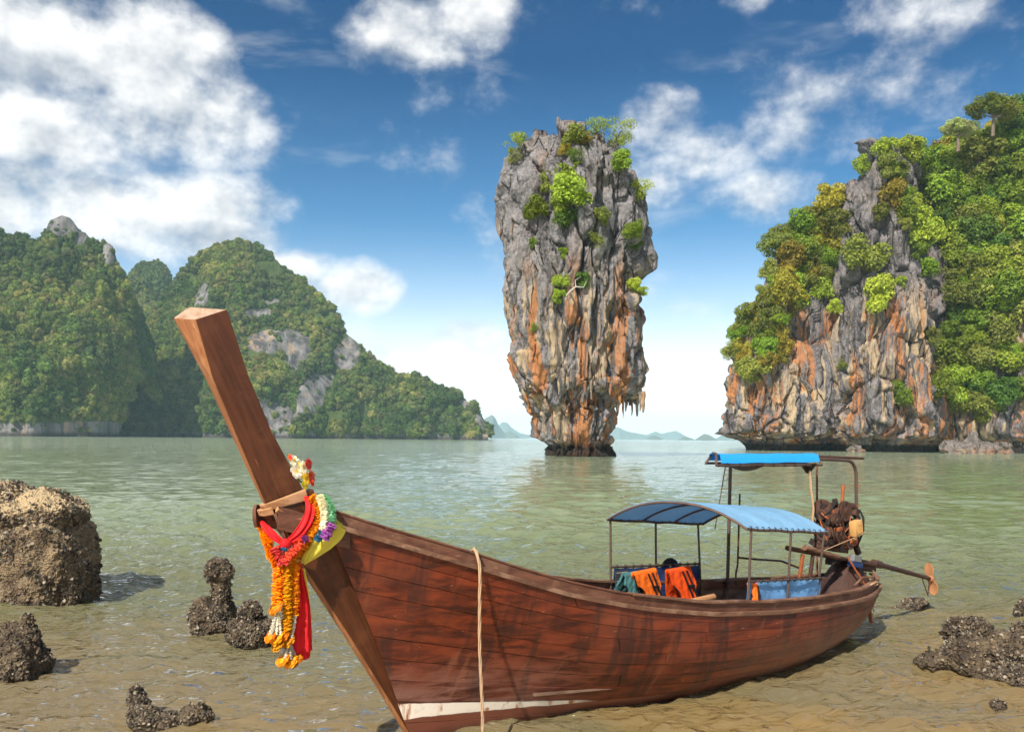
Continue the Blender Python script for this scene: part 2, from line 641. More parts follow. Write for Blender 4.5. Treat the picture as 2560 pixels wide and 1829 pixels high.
# ------------------------------------------------------------------ sea: one sheet to the horizon, real waves near the camera
def build_water():
    rng = np.random.RandomState(4)
    th_in = np.radians(np.linspace(-38, 38, 520))
    th_out = np.radians(np.linspace(38, 322, 60)[1:-1])
    th = np.concatenate([th_in, th_out])
    r = [0.05, 2.0, 4.0, 5.5]
    while r[-1] < 200:
        r.append(r[-1] * (1.0038 if r[-1] < 60 else 1.0055))
    while r[-1] < 10200:
        r.append(r[-1] * 1.12)
    r = np.array(r)
    T, RR = np.meshgrid(th, r)
    X = (np.sin(T) * RR).ravel()
    Y = (np.cos(T) * RR).ravel()
    rad = RR.ravel()
    cell = np.maximum(rad * 0.0042, 0.02)
    Z = np.zeros_like(X)
    DX = np.zeros_like(X)
    DY = np.zeros_like(X)
    lam = 0.20 * (5.0 / 0.20) ** (rng.rand(84) ** 1.35)
    lam.sort()
    # gusts make patches of rougher and smoother water
    gust = 0.75 + 0.5 * fbm(np.stack([X * 0.05, Y * 0.09, X * 0], 1), 3, 5)
    # travelling direction towards the camera, spread
    for k, L in enumerate(lam):
        a = rng.normal(-1.75, 0.62)
        kk = 2 * math.pi / L
        amp = 0.0130 * L / (1 + (L / 0.9) ** 2) ** 0.22 * (0.6 + 0.8 * rng.rand())
        ph = rng.rand() * 6.283
        fade = np.clip((L / cell - 2.6) / 2.0, 0, 1)
        if L > 0.8:                       # the swell flattens in the shallows
            fade = fade * (0.28 + 0.72 * np.clip((rad - 13) / 16, 0, 1))
        arg = kk * (X * math.cos(a) + Y * math.sin(a)) + ph + 1.2 * np.sin(X * 0.21 + k) + 1.0 * np.sin(Y * 0.17 - k)
        Z += amp * fade * np.sin(arg)
        cz = amp * fade * np.cos(arg) * 0.85
        DX += cz * math.cos(a)
        DY += cz * math.sin(a)
    gust = gust * np.clip((230 - rad) / 80, 0, 1) * np.clip((rad - 4) / 2, 0, 1)
    gust = gust * (1 - 0.6 * np.clip((rad - 16) / 45, 0, 1))
    Z, DX, DY = Z * gust, DX * gust, DY * gust
    me = mesh_np('water', np.stack([X + DX, Y + DY, Z], 1), grid_faces(len(th), len(r), True))
    o = link('sea_water', me, build_mat_water())
    tag(o, 'green and sandy rippled sea water filling the bay', 'sea', kind='structure')


build_water()
m_bed, t_ = material('sandy_sea_bed')
p_ = t_.coord('Object')
finish(t_, t_.mix(t_.step(t_.noise(p_, 0.6, 6.0, 0.6), 0.3, 0.7), (0.22, 0.14, 0.065), (0.46, 0.32, 0.16)), 0.95, t_.bump(t_.noise(p_, 3.0, 5.0), 0.5, 0.1), 0.1)
bed = MB()
bed.add([(-45, 2, -.40), (45, 2, -.40), (60, 42, -.9), (-60, 42, -.9)], [(0, 1, 2, 3)])
tag(bed.build('sea_bed', m_bed), 'sand of the shallow sea bed', 'sea bed', kind='structure')

# ------------------------------------------------------------------ foliage
LEAF = {
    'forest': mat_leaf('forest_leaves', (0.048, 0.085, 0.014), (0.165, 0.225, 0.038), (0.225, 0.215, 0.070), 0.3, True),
    'green': mat_leaf('green_leaves', (0.105, 0.175, 0.014), (0.270, 0.360, 0.032)),
    'lime': mat_leaf('lime_leaves', (0.190, 0.275, 0.018), (0.390, 0.460, 0.055)),
    'olive': mat_leaf('olive_leaves', (0.120, 0.150, 0.022), (0.290, 0.310, 0.055)),
    'gold': mat_leaf('golden_leaves', (0.190, 0.165, 0.018), (0.420, 0.345, 0.038)),
    'dark': mat_leaf('dark_leaves', (0.045, 0.090, 0.014), (0.110, 0.190, 0.028)),
    'pale': mat_leaf('pale_leaves', (0.26, 0.32, 0.10), (0.48, 0.50, 0.22)),
}
BARK = mat_plain('grey_bark', (0.16, 0.12, 0.09), 0.9, 0.2, 0, 0.35, 3.0)
PALEWOOD = mat_plain('bleached_wood', (0.45, 0.41, 0.36), 0.9, 0.2, 0, 0.3, 3.0)


def crown_mesh(name, seed, leaves=900, lobes=9, size=0.16, flat=0.75, spread=0.62, core=True):
    """unit crown (radius about 1): lobes of leaf faces round a few dark inner masses"""
    rng = np.random.RandomState(seed)
    cs, rs = [], []
    for k in range(lobes):
        a = rng.rand() * 6.283
        rr = spread * math.sqrt(rng.rand())
        cs.append((rr * math.cos(a), rr * math.sin(a), (rng.rand() - 0.5) * 1.9 * flat * math.sqrt(max(0.1, 1 - rr * rr))))
        rs.append(0.26 + 0.24 * rng.rand())
    cs, rs = np.array(cs), np.array(rs)
    w = rs ** 2 / (rs ** 2).sum()
    idx = rng.choice(lobes, leaves, p=w)
    d = rng.normal(size=(leaves, 3))
    d /= np.linalg.norm(d, axis=1)[:, None]
    d[:, 2] = np.where((d[:, 2] < -0.35) & (rng.rand(leaves) < 0.5), -d[:, 2], d[:, 2])
    q = 0.55 + 0.5 * rng.rand(leaves) ** 0.6
    pos = cs[idx] + d * (rs[idx] * q)[:, None] * (1, 1, 0.82)
    nrm = d + rng.normal(size=(leaves, 3)) * 0.55 + (0, 0, 0.35)
    nrm /= np.linalg.norm(nrm, axis=1)[:, None]
    tv = np.cross(nrm, rng.normal(size=(leaves, 3)))
    tv /= np.linalg.norm(tv, axis=1)[:, None]
    bv = np.cross(nrm, tv)
    s = size * (0.55 + 0.8 * rng.rand(leaves))[:, None]
    v = np.stack([pos - tv * s, pos + bv * s * 0.55 + nrm * s * 0.12, pos + tv * s, pos - bv * s * 0.55 + nrm * s * 0.12], 1).reshape(-1, 3)
    f = np.arange(leaves * 4).reshape(-1, 4)
    return mesh_np(name, v, f, False)


def far_crown_mesh(name, seed):
    """crown for the far forest: lumpy mass with leaf tufts"""
    rng = np.random.RandomState(seed)
    bm = bmesh.new()
    bmesh.ops.create_icosphere(bm, subdivisions=3, radius=0.80)
    P = np.array([v.co[:] for v in bm.verts])
    n = fbm(P * 2.3 + seed, 3, seed) * 0.75
    P = P * (1 + n)[:, None] * (1, 1, 0.85)
    for v, p in zip(bm.verts, P):
        v.co = p
    me0 = bpy.data.meshes.new('tmp')
    bmesh.ops.triangulate(bm, faces=bm.faces)
    bm.to_mesh(me0)
    F = np.array([p.vertices[:] for p in me0.polygons])
    bm.free()
    cen = P[F].mean(1)
    k = 300
    i = rng.randint(0, len(cen), k)
    pos = cen[i] * (0.97 + 0.28 * rng.rand(k))[:, None]
    nr = pos + rng.normal(size=(k, 3)) * 0.6 + (0, 0, 0.3)
    nr /= np.linalg.norm(nr, axis=1)[:, None]
    tv = np.cross(nr, rng.normal(size=(k, 3)))
    tv /= np.linalg.norm(tv, axis=1)[:, None]
    bv = np.cross(nr, tv)
    s = 0.22 * (0.5 + 0.9 * rng.rand(k))[:, None]
    lv = np.stack([pos - tv * s, pos + bv * s * 0.8, pos + tv * s], 1).reshape(-1, 3)
    V = np.concatenate([P, lv])
    FF = np.concatenate([F, np.arange(k * 3).reshape(-1, 3) + len(P)])
    return mesh_np(name, V, FF, False)


proto_col = bpy.data.collections.new('forest_crowns')
FAR = []
for k in range(6):
    me = far_crown_mesh('far_crown', 40 + k)
    me.materials.append(LEAF['forest'])
    FAR.append(me)


def forest(name, pts, radii, label):
    """a wooded slope that reads as one mass: crowns instanced on points by geometry nodes"""
    rng = np.random.RandomState(len(pts))
    me = bpy.data.meshes.new(name)
    me.vertices.add(len(pts))
    me.vertices.foreach_set('co', np.asarray(pts, dtype=np.float32).ravel())
    a = me.attributes.new('crown_scale', 'FLOAT_VECTOR', 'POINT')
    sc = np.stack([radii * (0.85 + 0.3 * rng.rand(len(pts))), radii * (0.85 + 0.3 * rng.rand(len(pts))), radii * (0.75 + 0.6 * rng.rand(len(pts)))], 1)
    a.data.foreach_set('vector', sc.astype(np.float32).ravel())
    a = me.attributes.new('crown_turn', 'FLOAT_VECTOR', 'POINT')
    rt = np.stack([rng.normal(size=len(pts)) * 0.2, rng.normal(size=len(pts)) * 0.2, rng.rand(len(pts)) * 6.283], 1)
    a.data.foreach_set('vector', rt.astype(np.float32).ravel())
    o = link(name, me)
    ng = bpy.data.node_groups.new(name + '_nodes', 'GeometryNodeTree')
    ng.interface.new_socket('Geometry', in_out='INPUT', socket_type='NodeSocketGeometry')
    ng.interface.new_socket('Geometry', in_out='OUTPUT', socket_type='NodeSocketGeometry')
    N, Lk = ng.nodes, ng.links
    gi, go = N.new('NodeGroupInput'), N.new('NodeGroupOutput')
    ci = N.new('GeometryNodeCollectionInfo')
    ci.inputs['Collection'].default_value = far_collection()
    ci.inputs['Separate Children'].default_value = True
    ci.inputs['Reset Children'].default_value = True
    ip = N.new('GeometryNodeInstanceOnPoints')
    ip.inputs['Pick Instance'].default_value = True
    ri = N.new('FunctionNodeRandomValue')
    ri.data_type = 'INT'
    ri.inputs[4].default_value = 0
    ri.inputs[5].default_value = 5
    s1, s2 = N.new('GeometryNodeInputNamedAttribute'), N.new('GeometryNodeInputNamedAttribute')
    for s, nm in ((s1, 'crown_scale'), (s2, 'crown_turn')):
        s.data_type = 'FLOAT_VECTOR'
        s.inputs[0].default_value = nm
    Lk.new(gi.outputs[0], ip.inputs['Points'])
    Lk.new(ci.outputs[0], ip.inputs['Instance'])
    Lk.new(ri.outputs[2], ip.inputs['Instance Index'])
    Lk.new(s2.outputs[0], ip.inputs['Rotation'])
    Lk.new(s1.outputs[0], ip.inputs['Scale'])
    Lk.new(ip.outputs[0], go.inputs[0])
    md = o.modifiers.new('crowns', 'NODES')
    md.node_group = ng
    tag(o, label, 'forest', kind='stuff')
    return o


def far_collection():
    if not proto_col.objects:
        for me in FAR:
            o = bpy.data.objects.new('far_crown', me)
            proto_col.objects.link(o)
    return proto_col


# ------------------------------------------------------------------ hills of the far shore
HILL_ROCK = None


def mat_hill():
    m, t = material('wooded_limestone_slope')
    p = t.coord('Object')
    n = t.noise(p, 0.02, 6.0, 0.65)
    s = t.noise(t.vm('MULTIPLY', p, (0.10, 0.10, 0.014)), 1.0, 6.0, 0.6, 0.3)
    rock = t.mix(t.step(s, 0.35, 0.65), (0.07, 0.066, 0.068), (0.24, 0.225, 0.22))
    rock = t.mix(t.step(t.noise(t.vm('MULTIPLY', p, (0.06, 0.06, 0.012)), 1.0, 4.0), 0.56, 0.66, 0.0, 0.7), rock, (0.40, 0.27, 0.17))
    z = t.sep(p)[2]
    rock = t.mix(t.step(t.m('ADD', z, t.m('MULTIPLY', n, 6.0)), 9.0, 4.0, 0.0, 0.9), rock, (0.035, 0.03, 0.027))
    at = t.n('ShaderNodeAttribute', attribute_name='bare')
    bf = t.step(t.m('ADD', at.outputs['Fac'], t.m('MULTIPLY', t.m('SUBTRACT', n, 0.5), 1.0)), 0.35, 0.65)
    rock = t.mix(bf, t.mix(n, (0.035, 0.06, 0.014), (0.10, 0.13, 0.04)), rock)
    hgt = t.noise(t.vm('MULTIPLY', p, (1, 1, 0.3)), 0.12, 8.0, 0.7)
    finish(t, rock, 0.95, t.bump(hgt, 0.9, 6.0), 0.15)
    return m


def interp(pts, x):
    a = np.array(pts, dtype=float)
    return np.interp(x, a[:, 0], a[:, 1])


def hill(name, prof, Yr, Ys, label, flabel, bare=(), seed=1, step=5.0, base=7.0, trees=1.0, rad=(4.5, 8.5), back=120.0, conv=0.8, gully=42.0, mat=None):
    """a limestone hill: skyline given as (photo px) converted at the ridge distance Yr, front slope down to the shore at Ys"""
    P3 = [px_at(px, py, Yr) for px, py in prof]
    xs = np.array([p.x for p in P3])
    zs = np.array([p.z for p in P3])
    X = np.arange(xs.min(), xs.max(), step)
    zr = np.maximum(np.interp(X, xs, zs), 1.0)
    zr = zr + fbm(np.stack([X * 0.05, X * 0, X * 0], 1), 4, seed) * np.minimum(zr * 0.04, 6)
    nt, nb = int(max(zr.max(), 60) / step * 1.15), 8
    T = np.concatenate([np.linspace(0, 1, nt), 1 + np.linspace(0, 1, nb + 1)[1:]])
    zmax = zr.max()
    XX, TT = np.meshgrid(X, T)
    ZR = np.broadcast_to(zr, XX.shape)
    ext = (Yr - Ys) * np.clip(ZR / zmax, 0.12, 1) ** 0.8
    tf = np.clip(TT, 0, 1)
    Z = ZR * (tf ** conv)
    lowz = np.minimum(base, ZR * 0.5)
    Z = np.where(TT <= 1, np.where(tf < 0.03, lowz * (tf / 0.03) - 2 * (1 - tf / 0.03), np.maximum(Z, lowz)), ZR * (1 - 0.85 * (TT - 1)))
    Yv = Yr - ext * (1 - tf) + np.clip(TT - 1, 0, 1) * back
    q = np.stack([XX.ravel() * 0.011, Z.ravel() * 0.006, Yv.ravel() * 0.003], 1)
    g = (ridged(q, 4, seed) - 0.62).reshape(XX.shape) * gully * 2.2
    q2 = np.stack([XX.ravel() * 0.05, Z.ravel() * 0.03, Yv.ravel() * 0.02], 1)
    g2 = fbm(q2, 4, seed + 5).reshape(XX.shape) * 7
    fade = np.clip((1 - tf) * 6, 0.15, 1)
    Yv = Yv - (g + g2) * fade * np.clip(ZR / 60, 0.15, 1)
    Xv = XX + fbm(q2 + 31, 3, seed + 9).reshape(XX.shape) * 4
    V = np.stack([Xv.ravel(), Yv.ravel(), Z.ravel()], 1)
    F = grid_faces(len(X), len(T))
    me = mesh_np(name, V, F)
    bv = (V[:, 2] < 9.0).astype(np.float32)
    for (px, py, rx, ry) in bare:
        yb = Ys + (Yr - Ys) * min(1.0, (1085 - py) / 490.0)
        c = px_at(px, py, yb)
        k = yb / FPX
        dd = ((V[:, 0] - c.x) / (rx * k)) ** 2 + ((V[:, 2] - c.z) / (ry * k)) ** 2
        bv = np.maximum(bv, np.clip(1.6 - dd, 0, 1))
    me.attributes.new('bare', 'FLOAT', 'POINT').data.foreach_set('value', bv.astype(np.float32))
    o = link(name, me, mat or HILL_ROCK)
    tag(o, label, 'hill', kind='structure')
    if not trees:
        return o
    # crowns over the slope, thin on bare rock faces
    rng = np.random.RandomState(seed)
    A, B, C = V[F[:, 0]], V[F[:, 1]], V[F[:, 3]]
    area = np.linalg.norm(np.cross(B - A, C - A), axis=1)
    cnt = int(area.sum() * trees / (math.pi * ((rad[0] + rad[1]) / 2) ** 2) * 4.6)
    fi = rng.choice(len(F), cnt, p=area / area.sum())
    a, b = rng.rand(cnt, 1), rng.rand(cnt, 1)
    pts = A[fi] + (B - A)[fi] * a + (C - A)[fi] * b
    keep = pts[:, 2] > 5.0
    keep &= pts[:, 1] < Yr + back * 0.45
    keep &= fbm(pts * 0.035, 3, seed + 21) > -0.42
    scale = np.ones(cnt)
    for (px, py, rx, ry) in bare:
        yb = Ys + (Yr - Ys) * min(1.0, (1085 - py) / 490.0)
        c = px_at(px, py, yb)
        k = yb / FPX
        nx = (pts[:, 0] - c.x) / (rx * k)
        nz = (pts[:, 2] - c.z) / (ry * k)
        dd = nx ** 2 + nz ** 2 + 0.6 * fbm(pts * 0.06, 3, 3)
        keep &= ~((dd < 1.0) & (rng.rand(cnt) < 0.93))
        scale = np.where(dd < 1.5, 0.6, scale)
    pts, scale = pts[keep], scale[keep]
    big = fbm(pts * 0.013, 3, seed + 3)
    rr = (rad[0] + (rad[1] - rad[0]) * np.clip(rng.rand(len(pts)) ** 2.2 + 0.75 * big, 0, 1.3)) * scale
    hi = np.clip(pts[:, 2] / zmax, 0, 1)
    rr = rr * (1.12 - 0.42 * hi)
    pts[:, 2] += rr * 0.3
    forest(name + '_forest', pts, rr, flabel)
    return o


HILL_ROCK = mat_hill()
hill('mid_hill', [(150, 1085), (250, 850), (300, 720), (332, 676), (351, 662), (397, 655), (416, 667), (429, 690), (450, 760), (520, 900), (700, 1088)], 1350, 1210,
     'small rounded wooded hill seen in the gap between the two large hills', 'trees covering the small hill in the gap', seed=12, step=5.0, rad=(2.2, 5.6))
hill('main_hill', [(150, 1070), (250, 960), (330, 860), (390, 760), (435, 702), (454, 672), (508, 635), (534, 615), (565, 601), (603, 594), (626, 599), (655, 619), (707, 667), (752, 701), (793, 746), (838, 781),
                   (859, 815), (900, 860), (921, 894), (952, 919), (979, 935), (1014, 945), (1041, 940), (1076, 968), (1110, 972), (1138, 980), (1152, 996), (1183, 1008), (1200, 1029), (1214, 1053), (1224, 1074), (1229, 1092)], 1060, 915,
     'large wooded limestone hill with grey rock faces, sloping down to the right', 'dense green forest covering the large right-sloping hill', seed=22,
     bare=[(690, 850, 70, 34), (735, 890, 26, 50), (505, 742, 26, 36), (665, 748, 22, 10), (840, 870, 30, 50), (800, 945, 14, 26), (660, 1040, 75, 40), (770, 985, 30, 60), (1195, 1045, 16, 46), (1150, 1000, 16, 20), (640, 780, 30, 16)], step=3.8, rad=(1.7, 6.4))
hill('crag_hill', [(-260, 620), (-150, 560), (-60, 572), (0, 573), (19, 592), (42, 588), (76, 594), (101, 595), (115, 561), (124, 546), (160, 533), (179, 541), (190, 557), (197, 573), (208, 573), (218, 592), (237, 609),
                   (244, 604), (267, 597), (284, 611), (290, 645), (300, 672), (317, 700), (330, 800), (338, 900), (342, 1000), (344, 1085)], 850, 728,
     'steep wooded limestone hill with a bare grey crag, at the left edge', 'dense green forest covering the crag-topped left hill', seed=33,
     bare=[(158, 560, 42, 34), (205, 595, 14, 26), (272, 625, 20, 36), (330, 900, 12, 70), (60, 1065, 90, 12), (220, 1062, 120, 14)], step=3.4, rad=(1.5, 5.8))

# bare islands on the horizon, faded by the air
m_isl, t_ = material('far_island_rock')
p_ = t_.coord('Object')
finish(t_, t_.mix(t_.noise(p_, 0.01, 5.0), (0.05, 0.07, 0.05), (0.14, 0.15, 0.13)), 1.0, None, 0.1)
for prof, Y, lab in [
    ([(1195, 1092), (1205, 1052), (1214, 1044), (1230, 1036), (1238, 1046), (1248, 1066), (1262, 1082), (1275, 1078), (1290, 1084), (1300, 1093)], 6200, 'steep blue island just right of the large hill'),
    ([(1235, 1092), (1246, 1062), (1256, 1054), (1268, 1056), (1278, 1068), (1300, 1082), (1330, 1088), (1360, 1094)], 9500, 'pale blue far island left of the rock pillar, behind the steep one'),
    ([(1505, 1098), (1520, 1074), (1535, 1068), (1545, 1067), (1560, 1075), (1580, 1080), (1600, 1084), (1625, 1088), (1645, 1099)], 8800, 'pale blue long island just right of the rock pillar'),
    ([(1600, 1098), (1622, 1084), (1640, 1078), (1655, 1084), (1668, 1080), (1690, 1076), (1705, 1085), (1730, 1098)], 9800, 'faintest blue island midway between pillar and cliff'),
    ([(1612, 1100), (1624, 1091), (1636, 1087), (1648, 1092), (1656, 1101)], 6000, 'small darker blue islet right of the pillar'),
    ([(1690, 1101), (1700, 1096), (1712, 1090), (1722, 1093), (1730, 1101)], 5600, 'low dark blue islet between pillar and cliff'),
    ([(1738, 1101), (1748, 1092), (1760, 1084), (1772, 1086), (1782, 1096), (1788, 1102)], 5200, 'dark blue humped islet close to the cliff'),
    ([(1780, 1101), (1800, 1090), (1822, 1078), (1850, 1072), (1880, 1084), (1910, 1102)], 7600, 'pale blue island partly hidden behind the cliff')]:
    o = hill('distant_island', prof, Y, Y - 250, lab, '', seed=int(Y), step=Y / 700.0, trees=0, mat=m_isl, gully=40)
    o['category'] = 'island'

# ------------------------------------------------------------------ the rock pillar
PX0, PY0 = 10.9, 151.0
PK = PY0 / FPX


def pz(y):
    return (1095.7 - y) * PK + CAM_H


def build_pillar():
    prof = [  # photo row, left px, right px
        (330, 1340, 1460), (348, 1318, 1520), (365, 1302, 1536), (393, 1288, 1548), (421, 1268, 1558), (450, 1253, 1577), (495, 1246, 1598), (535, 1254, 1608), (577, 1259, 1615), (620, 1267, 1618), (648, 1271, 1624), (676, 1264, 1624),
        (705, 1261, 1606), (739, 1259, 1602), (757, 1260, 1608), (785, 1261, 1614), (813, 1265, 1611), (847, 1272, 1607), (890, 1277, 1610), (918, 1282, 1614), (961, 1296, 1611), (985, 1302, 1609), (1003, 1309, 1606), (1031, 1320, 1600), (1046, 1332, 1596),
        (1074, 1338, 1580), (1088, 1343, 1560), (1111, 1358, 1540), (1116, 1361, 1527), (1139, 1372, 1520), (1165, 1378, 1520)]
    core = [(961, 1560), (985, 1552), (1003, 1544), (1031, 1534), (1046, 1529), (1074, 1521), (1088, 1519), (1111, 1517), (1116, 1523), (1139, 1519), (1165, 1519)]
    P = np.array(prof, float)
    Cc = np.array(core, float)
    NT_, NZ = 430, 330
    th = np.linspace(0, 2 * np.pi, NT_, endpoint=False)
    y = np.linspace(1165, 356, NZ)
    xc = 1440.0
    TH, YY = np.meshgrid(th, y)
    c, s = np.cos(TH), np.sin(TH)
    Lf = xc - np.interp(YY, P[:, 0], P[:, 1])
    Rt_up = np.interp(YY, P[:, 0], P[:, 2]) - xc
    Rt_lo = np.interp(YY, Cc[:, 0], Cc[:, 1]) - xc
    # the overhang on the right breaks off along a ragged lip; on the front the lip is higher and shallower
    lip = 1003 + 12 * vnoise(np.stack([TH.ravel() * 9, TH.ravel() * 0, TH.ravel() * 0], 1), 3).reshape(TH.shape) - 30 * np.clip(-s, 0, 1) * np.clip(1 - c, 0, 1)
    k = 1 / (1 + np.exp(-(YY - lip) / 3.5))
    Rt = Rt_up * (1 - k) + np.where(YY > 955, Rt_lo, Rt_up) * k
    fr = (Lf + Rt_up) / 2 * 0.86
    fr_lo = (Lf + np.where(YY > 955, Rt_lo, Rt_up)) / 2 * 0.92
    kf = 1 / (1 + np.exp(-(YY - (968 + 10 * vnoise(np.stack([TH.ravel() * 7, TH.ravel() * 0 + 4, TH.ravel() * 0], 1), 5).reshape(TH.shape))) / 4.0))
    B = fr * (1 - kf) + fr_lo * kf
    A = np.where(c > 0, Rt, Lf)
    r = 1 / np.sqrt((c / A) ** 2 + (s / B) ** 2) * PK * 0.952
    Z = pz(YY)
    X = r * c
    Yv = r * s
    Q = np.stack([X.ravel(), Yv.ravel(), Z.ravel()], 1)
    zz = Q[:, 2]
    hi = np.clip((zz - 22) / 10, 0, 1)             # upper half: pinnacled grey blocks, lower half: flowing flutes
    Qa = Q + np.stack([fbm(Q * 0.12, 3, 1), fbm(Q * 0.12, 3, 2), fbm(Q * 0.12, 3, 3)], 1) * 2.0
    f1, f2, cid, tl1 = cells(Qa * (0.27, 0.27, 0.050), 7, True)
    crack = np.clip((f2 - f1) / 0.16, 0, 1)
    d = (cid - 0.5) * (0.9 + 1.1 * hi) + tl1 * (0.5 + 1.2 * hi) - (1 - crack) ** 2 * (0.7 + 1.3 * hi)
    g1, g2, gid, tl2 = cells(Qa * (0.50, 0.50, 0.085) + 5.5, 9, True)
    cr2 = np.clip((g2 - g1) / 0.2, 0, 1)
    d += (gid - 0.5) * 0.5 + tl2 * 0.6 - (1 - cr2) ** 2 * 0.5
    d += (ridged((Q * 0.6 + Qa * 0.4) * (0.55, 0.55, 0.032), 3, 11) - 0.6) * (3.2 - 2.2 * hi)
    d += (ridged(Q * (1.3, 1.3, 0.22), 2, 13) - 0.6) * (0.7 - 0.3 * hi)
    d += fbm(Q * (2.6, 2.6, 1.4), 2, 15) * 0.12
    # hollow niche at front right under the grey block, and wave-cut groove at the foot
    ang = np.arctan2(Q[:, 1], Q[:, 0])
    d -= 2.6 * np.exp(-(((ang + 0.95) / 0.16) ** 2 + ((zz - pz(800)) / 1.6) ** 2))
    d -= 1.0 * np.exp(-((zz - 1.6) / 0.8) ** 2)
    d *= np.clip((zz + 3) / 3, 0.25, 1)
    rr = np.hypot(Q[:, 0], Q[:, 1])
    Q[:, 0] *= (rr + d) / rr
    Q[:, 1] *= (rr + d) / rr
    # pinnacled top: block columns end at different heights
    topw = np.clip((zz - pz(430)) / (pz(362) - pz(430)), 0, 1)
    col_h = (cid - 0.62) * 4.0 + (gid - 0.5) * 2.0
    Q[:, 2] += topw * col_h * 0.9
    V = [Q]
    # cap
    rim = Q.reshape(NZ, NT_, 3)[-1]
    caps = 34
    for i in range(1, caps + 1):
        kx = 1 - i / (caps + 0.0)
        ring = rim.copy()
        ring[:, 0] *= max(kx, 0.002)
        ring[:, 1] *= max(kx, 0.002)
        q = ring * (1, 1, 0)
        b1, b2, bid = cells(np.stack([q[:, 0] * 0.30, q[:, 1] * 0.30, q[:, 0] * 0], 1), 21)
        e1, e2, eid = cells(np.stack([q[:, 0] * 0.9, q[:, 1] * 0.9, q[:, 0] * 0], 1), 25)
        zc = pz(388) + (bid - 0.5) * 3.6 + (eid - 0.5) * 1.8 - 0.8 * (1 - np.clip((b2 - b1) / 0.3, 0, 1))
        zc += 2.6 * np.exp(-(((q[:, 0] + 4.0) / 1.6) ** 2 + ((q[:, 1] + 2) / 3.0) ** 2))     # tall horn left of the middle
        bl = min(1.0, i / 5.0)
        ring[:, 2] = rim[:, 2] * (1 - bl) + zc * bl
        V.append(ring)
    V = np.concatenate(V)
    F = grid_faces(NT_, NZ + caps, True)
    me = mesh_np('rock_pillar', V, F)
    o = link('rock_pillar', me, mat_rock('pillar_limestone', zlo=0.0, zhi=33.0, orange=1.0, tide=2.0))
    o.location = (PX0, PY0, 0)
    tag(o, 'tall top-heavy grey and orange limestone pillar standing in the sea', 'rock pillar')
    return o


pillar = build_pillar()


def stalactites(parent, spots, mat):
    for (px, py, Y, ln, r) in spots:
        p = px_at(px, py, Y) - Vector(parent.location)
        rng = random.Random(int(px * 7 + py))
        pts, rs = [], []
        for i in range(6):
            k = i / 5
            pts.append(p + Vector((rng.uniform(-.12, .12), rng.uniform(-.12, .12), 1.0 - (ln + 1.0) * k)))
            rs.append(r * (1.0 - 0.72 * k ** 1.4) * rng.uniform(0.8, 1.15))
        MB().tube(pts, rs, 7).build('stalactite', mat, parent, True)


stal = []
rs_ = random.Random(5)
for px in (1544, 1551, 1558, 1566, 1573, 1580, 1587, 1594, 1601, 1607):
    stal.append((px, 998 + rs_.uniform(-6, 4), PY0 - rs_.uniform(-2, 6), rs_.uniform(0.8, 3.2), rs_.uniform(0.22, 0.5)))
for px in (1398, 1408, 1420, 1462, 1478, 1489, 1500, 1512, 1524):
    stal.append((px, 966 + rs_.uniform(-8, 6), PY0 - 9.5 - rs_.uniform(0, 1.0), rs_.uniform(0.5, 2.0), rs_.uniform(0.25, 0.55)))
stalactites(pillar, stal, pillar.data.materials[0])

# ------------------------------------------------------------------ the cliff headland on the right
CK = 260.0 / FPX


